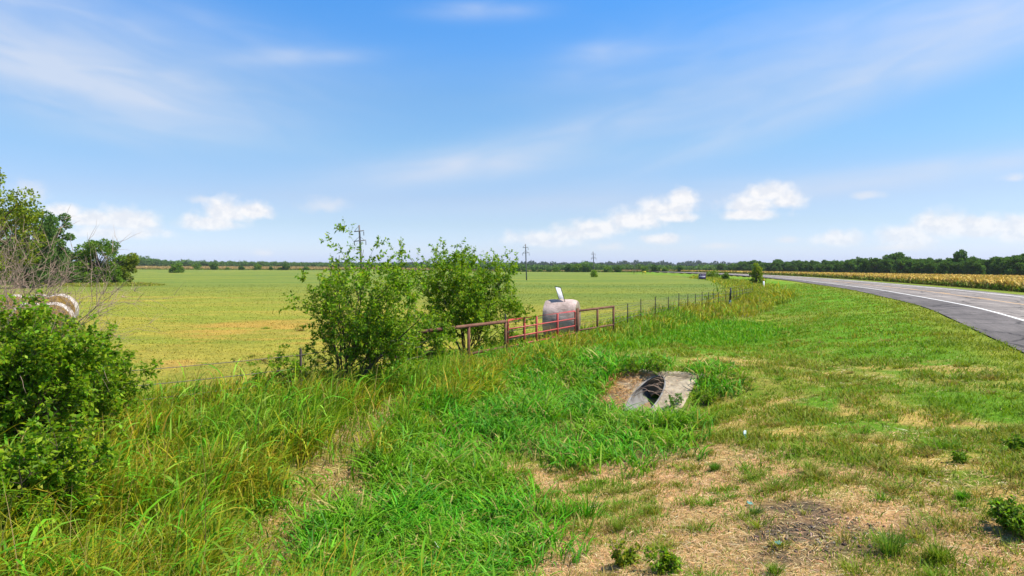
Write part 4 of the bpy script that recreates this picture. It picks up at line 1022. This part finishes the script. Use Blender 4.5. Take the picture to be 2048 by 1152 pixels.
pole(1268, 283, 527, None, .0, 1, 'farthest, shortest looking pale utility pole before the woods', .7)

# ------------------------------------------------------------------ hay bales
def bale_mats():
    def mk(name, c1, c2, stretch):
        m, nt, b, o = new_mat(name); tc = nd(nt, 'ShaderNodeTexCoord'); mp = nd(nt, 'ShaderNodeMapping'); mp.inputs['Scale'].default_value = stretch; nt.links.new(tc.outputs['Object'], mp.inputs[0])
        n = noise_node(nt, 6, 6, .75, mp.outputs[0]); n2 = noise_node(nt, 1.6, 4, .7)
        r = ramp(nt, n.outputs[0], [(.28, c2), (.52, c1), (.75, tuple(min(1, v * 1.35) for v in c1))])
        c = mixrgb(nt, 'MULTIPLY', 1, r.outputs[0], ramp(nt, n2.outputs[0], [(.35, (.5, .48, .45)), (.6, (1.05, 1.05, 1.05))]).outputs[0])
        nt.links.new(c, b.inputs['Base Color']); b.inputs['Roughness'].default_value = .95; b.inputs['Specular IOR Level'].default_value = .1
        bp = nd(nt, 'ShaderNodeBump'); bp.inputs['Strength'].default_value = .8; bp.inputs['Distance'].default_value = .04; nt.links.new(n.outputs[0], bp.inputs['Height']); nt.links.new(bp.outputs[0], b.inputs['Normal'])
        return m
    return mk('weathered_net_wrap', (.50, .385, .345), (.31, .23, .205), (1.6, 9, 9)), mk('white_net_wrap', (.52, .46, .41), (.33, .27, .21), (1.6, 9, 9)), mk('hay_end', (.46, .28, .075), (.26, .145, .035), (3, 6, 6)), mk('grey_hay_end', (.34, .28, .2), (.16, .125, .09), (3, 6, 6))
BM = bale_mats()
def bale(loc, rz, D, Lh, wrap, endm, label, group=None, sag=.05):
    root = empty('hay_bale', loc, rz); Rb = D / 2; nx, na = 13, 56; V = []
    a = np.linspace(0, 2 * math.pi, na, endpoint=False)
    for i in range(nx):
        f = i / (nx - 1); x = (f - .5) * Lh; rnd = 1 - .085 * (abs(2 * f - 1) ** 5)
        for j in range(na):
            rr = Rb * rnd * (1 + .022 * (vnoise(np.array([3 * math.cos(a[j]) + 5 + rz * 3]), np.array([3 * math.sin(a[j]) + x * 2 + 9]))[0] - .5) * 2)
            z = Rb + rr * math.cos(a[j]); y = rr * math.sin(a[j])
            if z < .12: z = .12 - (.12 - z) * .2
            y *= 1 + sag * (1 - z / D); V.append((x, y, z - .10))
    Q = []
    for i in range(nx - 1):
        for j in range(na): j2 = (j + 1) % na; Q.append((i * na + j, (i + 1) * na + j, (i + 1) * na + j2, i * na + j2))
    mesh('net_wrap', np.array(V), np.array(Q), wrap, root, None, True)
    for s, i0 in ((-1, 0), (1, nx - 1)):
        ring = np.array(V[i0 * na:(i0 + 1) * na]); c = ring.mean(0); W = [ring]
        for q in (.8, .55, .3, .1): r2 = c + (ring - c) * q; r2 = r2 + np.array([s * .025, 0, 0]) + rng.normal(0, .008, r2.shape) * np.array([1, 0, 0]); W.append(r2)
        W.append(c[None] + np.array([[s * .01, 0, 0]])); VV = np.vstack(W); Q = []; T = []
        for k in range(4):
            for j in range(na): j2 = (j + 1) % na; Q.append((k * na + j, k * na + j2, (k + 1) * na + j2, (k + 1) * na + j) if s > 0 else (k * na + j2, k * na + j, (k + 1) * na + j, (k + 1) * na + j2))
        for j in range(na): j2 = (j + 1) % na; T.append((4 * na + j, 4 * na + j2, 5 * na) if s > 0 else (4 * na + j2, 4 * na + j, 5 * na))
        mesh('straw_end', VV, [np.array(Q), np.array(T)], endm, root, None, True)
    tag(root, label, 'hay bale', group); return root
by = 27.2; bx = (1124 - CX) / F_PX * by
bale((bx, by, h1(bx, by)), -.26, 1.60, 1.28, BM[0], BM[3], 'greyish round hay bale behind the red gate with a white sign on top')
for px, y, dz, lab in ((28, 33, 0, 'hay bale at the left edge of the back row, behind the dead branches'), (78, 33.4, 0, 'middle hay bale of the back row behind the dead branches'), (117, 33.8, 0, 'rightmost hay bale of the back row behind the dead branches'),
                       (60, 27.2, 0, 'left hay bale of the front row behind the leafy bushes'), (104, 27.6, 0, 'right hay bale of the front row behind the leafy bushes')):
    x = (px - CX) / F_PX * y
    bale((x, y, h1(x, y)), 1.57 + .55 + rng.normal(0, .05), 1.6 if y > 30 else 1.5, 1.3, BM[1], BM[2], lab, 'round hay bales stored at the left')
# white sign stuck in the bale
def bale_sign():
    p = np.array(pz(1119, 600, 27.2)); top = np.array(pz(1110.5, 573, 27.2)); root = empty('yard_sign', (p[0], p[1], p[2] - .12)); z0 = root.location.z
    dx = (top[0] - p[0]); H_ = top[2] - z0; dirx = np.array([.19, -.36, -.035])
    P = lambda f, u: np.array([dx * (f * H_ - .1) / (H_ - .1), -.02, f * H_]) + dirx * u
    for u in (0, 1):
        mb = MB(); mb.tube([P(-.1, u), P(1.0, u)], .014, 6); mb.build('stake', M_BLACK, root)
    mb = MB(); mb.tube([P(1.0, 0), P(1.0, 1)], .013, 6); mb.build('crossbar', M_BLACK, root)
    n = np.cross(P(1, 0) - P(0, 0), dirx); n /= np.linalg.norm(n); c = [P(.97, .06), P(.97, .96), P(.28, .96), P(.28, .06)]
    V = np.array([q + n * .009 for q in c] + [q - n * .009 for q in c]); mesh('panel', V, np.array([(0, 1, 2, 3), (7, 6, 5, 4), (0, 4, 5, 1), (1, 5, 6, 2), (2, 6, 7, 3), (3, 7, 4, 0)]), M_PANEL, root)
    tag(root, 'tilted blank white sign on black stakes stuck in the hay bale', 'sign')
bale_sign()

# ------------------------------------------------------------------ markers, sign, litter
def marker_post():
    g = gp(1459, 619); z = h1(*g); root = empty('marker_post', (g[0], g[1], z)); t = at_depth(1461.5, 576, g[1])
    Ht = t[2] - z; dx = t[0] - g[0]
    mb = MB(); mb.tube([(dx * .4, 0, Ht * .40), (dx, 0, Ht)], [.062, .058], 10); mb.tube([(dx, 0, Ht), (dx, 0, Ht + .02)], [.058, .03], 10); mb.build('upper_post', M_BLACK, root, True)
    mb = MB(); mb.tube([(0, 0, -.1), (dx * .41, 0, Ht * .44)], .092, 10); mb.build('sleeve', M_TEAL, root, True)
    mb = MB(); mb.box((-.01, -.095, Ht * .27), (.06, .02, .16)); mb.build('decal', M_CANW, root)
    tag(root, 'thick dark marker post with a teal sleeve, alone on the verge', 'post')
marker_post()
def delineator():
    y = 96.0; x = (1527.5 - CX) / F_PX * y; z = h1(x, y); root = empty('roadside_marker', (x, y, z)); t = at_depth(1527.5, 558.5, y)[2] - z
    mb = MB(); mb.box((0, 0, t * .40 - .05), (.22, .05, t * .8 + .1)); mb.build('stake', M_WHITE, root)
    mb = MB(); mb.box((0, 0, t * .9), (.16, .04, t * .2 - .01)); mb.build('cap', M_ORANGE, root)
    tag(root, 'short white roadside marker with an orange cap right of the young tree', 'marker')
delineator()
def land_sign():
    y = 150.0; a = at_depth(1398, 548, y); b = at_depth(1411, 558, y); x = (a[0] + b[0]) / 2; z = h1(x, y); W = b[0] - a[0]; zt = a[2] - z; zb_ = b[2] - z
    root = empty('land_sign', (x, y, z)); Hh = zt - zb_
    mb = MB(); mb.box((0, 0, (zt + zb_) / 2), (W, .06, Hh)); pn = mb.build('panel', M_PURPLE, root)
    mb = MB(); mb.box((0, -.036, zb_ + Hh * .50), (W * .9, .012, Hh * .17)); mb.build('white_band', M_LILAC, pn)
    mb = MB(); mb.box((0, -.036, zb_ + Hh * .25), (W * .78, .012, Hh * .15)); mb.build('violet_band', M_PURPLE2, pn)
    mb = MB(); mb.box((-W * .27, -.036, zb_ + Hh * .80), (W * .14, .012, Hh * .10)); mb.build('white_mark', M_LILAC, pn)
    for s in (-1, 1):
        mb = MB(); mb.box((s * (W / 2 + .05), 0, zt / 2 - .1), (.09, .09, zt + .2)); mb.build('post', M_POLE, root)
    tag(root, 'purple notice board on two posts with a pale band, out in the field', 'sign')
land_sign()
def tractor_like():
    y = 290; x = (1288 - CX) / F_PX * y; z = h1(x, y); root = empty('yellow_machine', (x, y, z))
    mb = MB(); mb.box((0, 0, .9), (1.5, 1.0, .65)); mb.build('hopper', M_YELLOW, root)
    for s in (-1, 1):
        for q in (-1, 1):
            mb = MB(); mb.tube([(s * .6, q * .4, -.1), (s * .55, q * .35, .62)], .06, 6); mb.build('leg', M_YELLOW, root)
    tag(root, 'small yellow thing at the far field edge left of the purple sign', 'farm equipment')
tractor_like()
def can():
    g = gp(1491, 880); root = empty('crushed_can', (g[0], g[1], h1(*g) + .01), .5)
    def shell(y0, y1, mat, nm):
        n = 20; V = []; ts = np.linspace(y0, y1, 6)
        for i, t in enumerate(ts):
            for j in range(n):
                a = j / n * 6.283; r = .042 * (1 - .35 * math.exp(-((t - .01) / .025) ** 2) * (math.cos(a) > 0)); V.append((r * math.cos(a) + .025 * math.sin(t * 18), t * .6, .05 + r * .9 * math.sin(a) + t * .9))
        Q = [(i * n + j, i * n + (j + 1) % n, (i + 1) * n + (j + 1) % n, (i + 1) * n + j) for i in range(5) for j in range(n)]
        V += [tuple(np.mean(V[:n], 0)), tuple(np.mean(V[5 * n:6 * n], 0))]; T = [(6 * n, (j + 1) % n, j) for j in range(n)] + [(6 * n + 1, 5 * n + j, 5 * n + (j + 1) % n) for j in range(n)]
        mesh(nm, np.array(V), [np.array(Q), np.array(T)], mat, root, None, True)
    shell(-.05, .012, M_CANG, 'lower_body'); shell(.012, .062, M_CANW, 'upper_body')
    tag(root, 'crushed green and white can lying on the dry verge', 'can')
can()
def foam_cup():
    g = gp(885, 1128); root = empty('foam_cup', (g[0], g[1], h1(*g) + .07), 1.9); n = 24
    prof = [(.0, .032), (.004, .037), (.05, .044), (.10, .050), (.104, .053), (.112, .053), (.110, .047), (.02, .036), (.012, 0.001)]
    V = []
    for (t, r) in prof:
        for j in range(n):
            a = j / n * 6.283; V.append((r * math.cos(a), t * .55 + r * math.sin(a) * .5, .055 + r * math.sin(a) * .8 + t * .85))
    Q = [(i * n + j, i * n + (j + 1) % n, (i + 1) * n + (j + 1) % n, (i + 1) * n + j) for i in range(len(prof) - 1) for j in range(n)]
    T = [(len(V), (j + 1) % n, j) for j in range(n)]; V.append(tuple(np.mean(V[:n], 0)))
    o = mesh('cup_body', np.array(V), [np.array(Q), np.array(T)], M_WHITE, root, None, True)
    tag(root, 'white foam cup lying in the green grass near the bottom edge', 'cup')
foam_cup()
def scrap(px, py, s, lab):
    g = gp(px, py); n = 9; V = []; X = np.linspace(-1, 1, n)
    for i in range(n):
        for j in range(n): V.append((X[i] * s * (1 - .3 * X[j] ** 2), X[j] * s * .6, .02 + .03 * fbm(np.array([X[i] * 2 + px]), np.array([X[j] * 2 + 5.]), 3)[0]))
    V = np.array(V); V2 = V - np.array([0, 0, .003]); Q = [(i * n + j, (i + 1) * n + j, (i + 1) * n + j + 1, i * n + j + 1) for i in range(n - 1) for j in range(n - 1)]
    Q2 = [(a + n * n, d + n * n, c + n * n, b + n * n) for a, b, c, d in Q]
    o = mesh('plastic_scrap', np.vstack([V, V2]), np.array(Q + Q2), M_SCRAP, None, None, True); o.location = (g[0], g[1], h1(*g)); o.rotation_euler.z = px; tag(o, lab, 'litter')
scrap(1500, 1012, .05, 'turquoise plastic scrap caught on the tuft left of the soil patch')
scrap(1556, 1092, .05, 'turquoise plastic scrap on the left edge of the soil patch')

# ------------------------------------------------------------------ light
SUN_EL, SUN_AZ = R(59), R(98)                     # azimuth from +Y towards +X
sd = Vector((math.sin(SUN_AZ) * math.cos(SUN_EL), math.cos(SUN_AZ) * math.cos(SUN_EL), math.sin(SUN_EL)))
sl = bpy.data.lights.new('sun', 'SUN'); sl.energy = 5.0; sl.angle = R(.53); sl.color = (1, .94, .82)
so = bpy.data.objects.new('sun', sl); COL.objects.link(so); so.rotation_euler = sd.to_track_quat('Z', 'Y').to_euler()

# ------------------------------------------------------------------ sky
W = bpy.data.worlds.new('World'); SC.world = W; W.use_nodes = True; nt = W.node_tree; nt.nodes.clear()
out = nd(nt, 'ShaderNodeOutputWorld'); bg = nd(nt, 'ShaderNodeBackground'); nt.links.new(bg.outputs[0], out.inputs[0]); bg.inputs[1].default_value = .1
sky = nd(nt, 'ShaderNodeTexSky', sky_type='NISHITA'); sky.sun_disc = False; sky.sun_elevation = SUN_EL; sky.sun_rotation = SUN_AZ
sky.air_density = 1.0; sky.dust_density = .6; sky.ozone_density = 1.4
def mth(op, a, b=None, c=None):
    n = nd(nt, 'ShaderNodeMath', operation=op)
    for s, v in zip(n.inputs, (a, b, c)):
        if v is None: continue
        if isinstance(v, (int, float)): s.default_value = v
        else: nt.links.new(v, s)
    return n.outputs[0]
tc = nd(nt, 'ShaderNodeTexCoord'); sp = nd(nt, 'ShaderNodeSeparateXYZ'); nt.links.new(tc.outputs['Generated'], sp.inputs[0])
az = mth('ARCTAN2', sp.outputs[0], sp.outputs[1]); el = mth('ARCSINE', sp.outputs[2])
def azel(px, py): 
    d = ray(px, py); return math.atan2(d[0], d[1]), math.atan2(d[2], math.hypot(d[0], d[1]))
EXPO = 0.8; CK = 1 / 2 ** EXPO
def v2(a, b):
    c = nd(nt, 'ShaderNodeCombineXYZ'); nt.links.new(a, c.inputs[0]) if not isinstance(a, (int, float)) else None; nt.links.new(b, c.inputs[1]); return c.outputs[0]
SKYG = [(0.0, (.70, .86, 1.60)), (.051, (.75, .85, 1.25)), (.124, (.68, .755, .98)), (.197, (.693, .732, .908)), (.34, (.60, .803, .953)), (.482, (.548, .831, 1.029)), (.616, (.45, .86, 1.20)), (.748, (.36, .86, 1.29)), (1.0, (.35, .82, 1.2))]
gain = ramp(nt, mth('DIVIDE', el, .5), [(p, tuple(v / 2 for v in c)) for p, c in SKYG])
skyc = mixrgb(nt, 'MULTIPLY', 1.0, sky.outputs[0], gain.outputs[0]); skyc = mixrgb(nt, 'MULTIPLY', 1.0, skyc, (2, 2, 2))

TWO = lambda n: n
def nz(vec, scale, detail, rough, dist=0.0):
    n = nd(nt, 'ShaderNodeTexNoise', noise_dimensions='2D'); n.inputs['Scale'].default_value = scale; n.inputs['Detail'].default_value = detail
    n.inputs['Roughness'].default_value = rough; n.inputs['Distortion'].default_value = dist; nt.links.new(vec, n.inputs['Vector']); return n.outputs[0]
def cvec(a, b):
    c = nd(nt, 'ShaderNodeCombineXYZ'); nt.links.new(a, c.inputs[0]); nt.links.new(b, c.inputs[1]); return c.outputs[0]
def smooth(v, lo, hi):
    m = nd(nt, 'ShaderNodeMapRange', interpolation_type='SMOOTHSTEP'); nt.links.new(v, m.inputs[0]); m.inputs[1].default_value = lo; m.inputs[2].default_value = hi; return m.outputs[0]
PX = 1 / F_PX
puff = nz(cvec(az, mth('MULTIPLY', el, 1.25)), 38, 7, .55, .15)
def cumulus(lst, lo, hi, amp, flat):
    d = None
    for px, py, rx, ry in lst:
        a0, e0 = azel(px, py); u = mth('DIVIDE', mth('SUBTRACT', az, a0), rx * PX); v = mth('SUBTRACT', el, e0)
        v = mth('DIVIDE', mth('MAXIMUM', v, mth('MULTIPLY', v, -flat)), ry * PX)
        l = mth('SQRT', mth('ADD', mth('MULTIPLY', u, u), mth('MULTIPLY', v, v)))
        l = mth('SUBTRACT', 1.0, l); d = l if d is None else mth('MAXIMUM', d, l)
    return smooth(mth('ADD', d, mth('MULTIPLY', mth('SUBTRACT', puff, .5), amp)), lo, hi)
def cirrus(lst):
    tot = None
    for px, py, rx, ry, ang, amp in lst:
        a0, e0 = azel(px, py); c_, s_ = math.cos(ang), math.sin(ang)
        da = mth('SUBTRACT', az, a0); de = mth('SUBTRACT', el, e0)
        u = mth('ADD', mth('MULTIPLY', da, c_), mth('MULTIPLY', de, s_)); v = mth('SUBTRACT', mth('MULTIPLY', de, c_), mth('MULTIPLY', da, s_))
        n = nz(cvec(mth('MULTIPLY', u, 3.0), mth('MULTIPLY', v, 13.0)), 2.2, 3, .45, .6)
        g = mth('EXPONENT', mth('MULTIPLY', mth('ADD', mth('POWER', mth('DIVIDE', u, rx * PX), 2.0), mth('POWER', mth('DIVIDE', v, ry * PX), 2.0)), -1.0))
        g = mth('MULTIPLY', mth('MULTIPLY', g, amp), mth('MULTIPLY_ADD', smooth(n, .2, .85), .75, .45)); tot = g if tot is None else mth('ADD', tot, g)
    return tot
ci = cirrus([(130, 150, 330, 80, -.12, .55), (190, 172, 170, 20, -.14, .45), (40, 20, 380, 90, -.2, .36), (600, 114, 120, 14, .10, .42), (430, 60, 330, 45, -.15, .13), (965, 22, 110, 16, .03, .42),
             (1215, 108, 80, 20, .0, .40), (1160, 160, 90, 22, .0, .18), (1180, 262, 460, 36, .22, .40), (930, 335, 220, 28, .10, .55), (1750, 165, 480, 40, .27, .46), (1700, 60, 520, 80, .1, .26), (2000, 20, 260, 60, .1, .3),
             (1900, 338, 380, 20, .09, .50), (330, 268, 200, 24, .0, .20), (1500, 375, 400, 22, .03, .2), (1100, 412, 320, 16, .02, .16)])
ci = mth('MINIMUM', ci, .8)
skyc = mixrgb(nt, 'MIX', ci, skyc, (7.0 * CK, 7.7 * CK, 9.1 * CK))
faint = cumulus([(650, 412, 75, 30), (400, 400, 42, 18), (1735, 392, 45, 16), (2025, 357, 35, 14), (525, 506, 42, 14), (1440, 492, 60, 14), (1215, 494, 60, 18), (1575, 480, 45, 14), (1330, 480, 90, 22), (60, 385, 50, 40), (1800, 497, 90, 14)], .25, 1.0, .9, 1.3)
skyc = mixrgb(nt, 'MIX', mth('MULTIPLY', faint, .62), skyc, (8.4 * CK, 8.6 * CK, 9.2 * CK))
cu = cumulus([(130, 425, 45, 20), (180, 440, 80, 26), (250, 445, 70, 36), (230, 468, 110, 22), (455, 428, 62, 40), (505, 425, 55, 26), (420, 448, 75, 24), (1085, 480, 110, 28), (1150, 470, 100, 28), (1200, 458, 95, 30), (1265, 444, 90, 38), (1335, 420, 75, 34), (1362, 398, 42, 30), (1345, 435, 70, 20), (1318, 478, 50, 14),
              (1500, 412, 70, 30), (1535, 388, 58, 34), (1575, 402, 48, 30), (1500, 430, 75, 20), (1680, 480, 62, 24), (1810, 476, 70, 32), (1885, 455, 60, 40), (1960, 462, 80, 36), (2040, 462, 70, 36)], -.02, .72, .90, 1.6)
shade = smooth(mth('ADD', nz(cvec(az, mth('MULTIPLY', el, 1.25)), 55, 6, .6), 0.0), .35, .62)
cuc = mixrgb(nt, 'MIX', shade, (8.3 * CK, 8.6 * CK, 9.3 * CK), (9.9 * CK, 9.8 * CK, 9.9 * CK))
low = smooth(el, .005, .075)
skyc = mixrgb(nt, 'MIX', mth('MULTIPLY', cu, mth('MULTIPLY_ADD', low, .45, .50)), skyc, cuc)

nt.links.new(skyc, bg.inputs[0])

def haze():
    mb = MB(); V = np.array([(sx * 2600, (-300 if sy < 0 else 2600), z) for z in (-3, 42) for sx, sy in ((-1, -1), (1, -1), (1, 1), (-1, 1))], float)
    o = mesh('haze', V, np.array([(3, 2, 1, 0), (4, 5, 6, 7), (0, 1, 5, 4), (1, 2, 6, 5), (2, 3, 7, 6), (3, 0, 4, 7)]))
    m = bpy.data.materials.new('haze_air'); m.use_nodes = True; n = m.node_tree; n.nodes.clear(); oo = n.nodes.new('ShaderNodeOutputMaterial'); v = n.nodes.new('ShaderNodeVolumePrincipled')
    v.inputs['Color'].default_value = (.88, .93, 1, 1); v.inputs['Density'].default_value = HAZE; n.links.new(v.outputs[0], oo.inputs['Volume']); o.data.materials.append(m)
    tag(o, kind='stuff')
HAZE = .00007
haze()

# ------------------------------------------------------------------ camera and output
cam = bpy.data.cameras.new('camera'); cam.sensor_width = 36; cam.lens = F_PX / 2048 * 36; cam.clip_end = 20000; cam.clip_start = .05
co = bpy.data.objects.new('camera', cam); COL.objects.link(co); co.location = (0, 0, CAM_Z); co.rotation_euler = (R(90) - TH, 0, 0); SC.camera = co
SC.render.engine = 'CYCLES'; SC.cycles.use_denoising = True; SC.cycles.max_bounces = 5; SC.cycles.diffuse_bounces = 3; SC.cycles.transmission_bounces = 4; SC.cycles.volume_bounces = 0; SC.cycles.transparent_max_bounces = 4
vs = SC.view_settings; SC.display_settings.display_device = 'sRGB'; vs.view_transform = 'Standard'; vs.look = 'None'; vs.exposure = EXPO; vs.gamma = 1
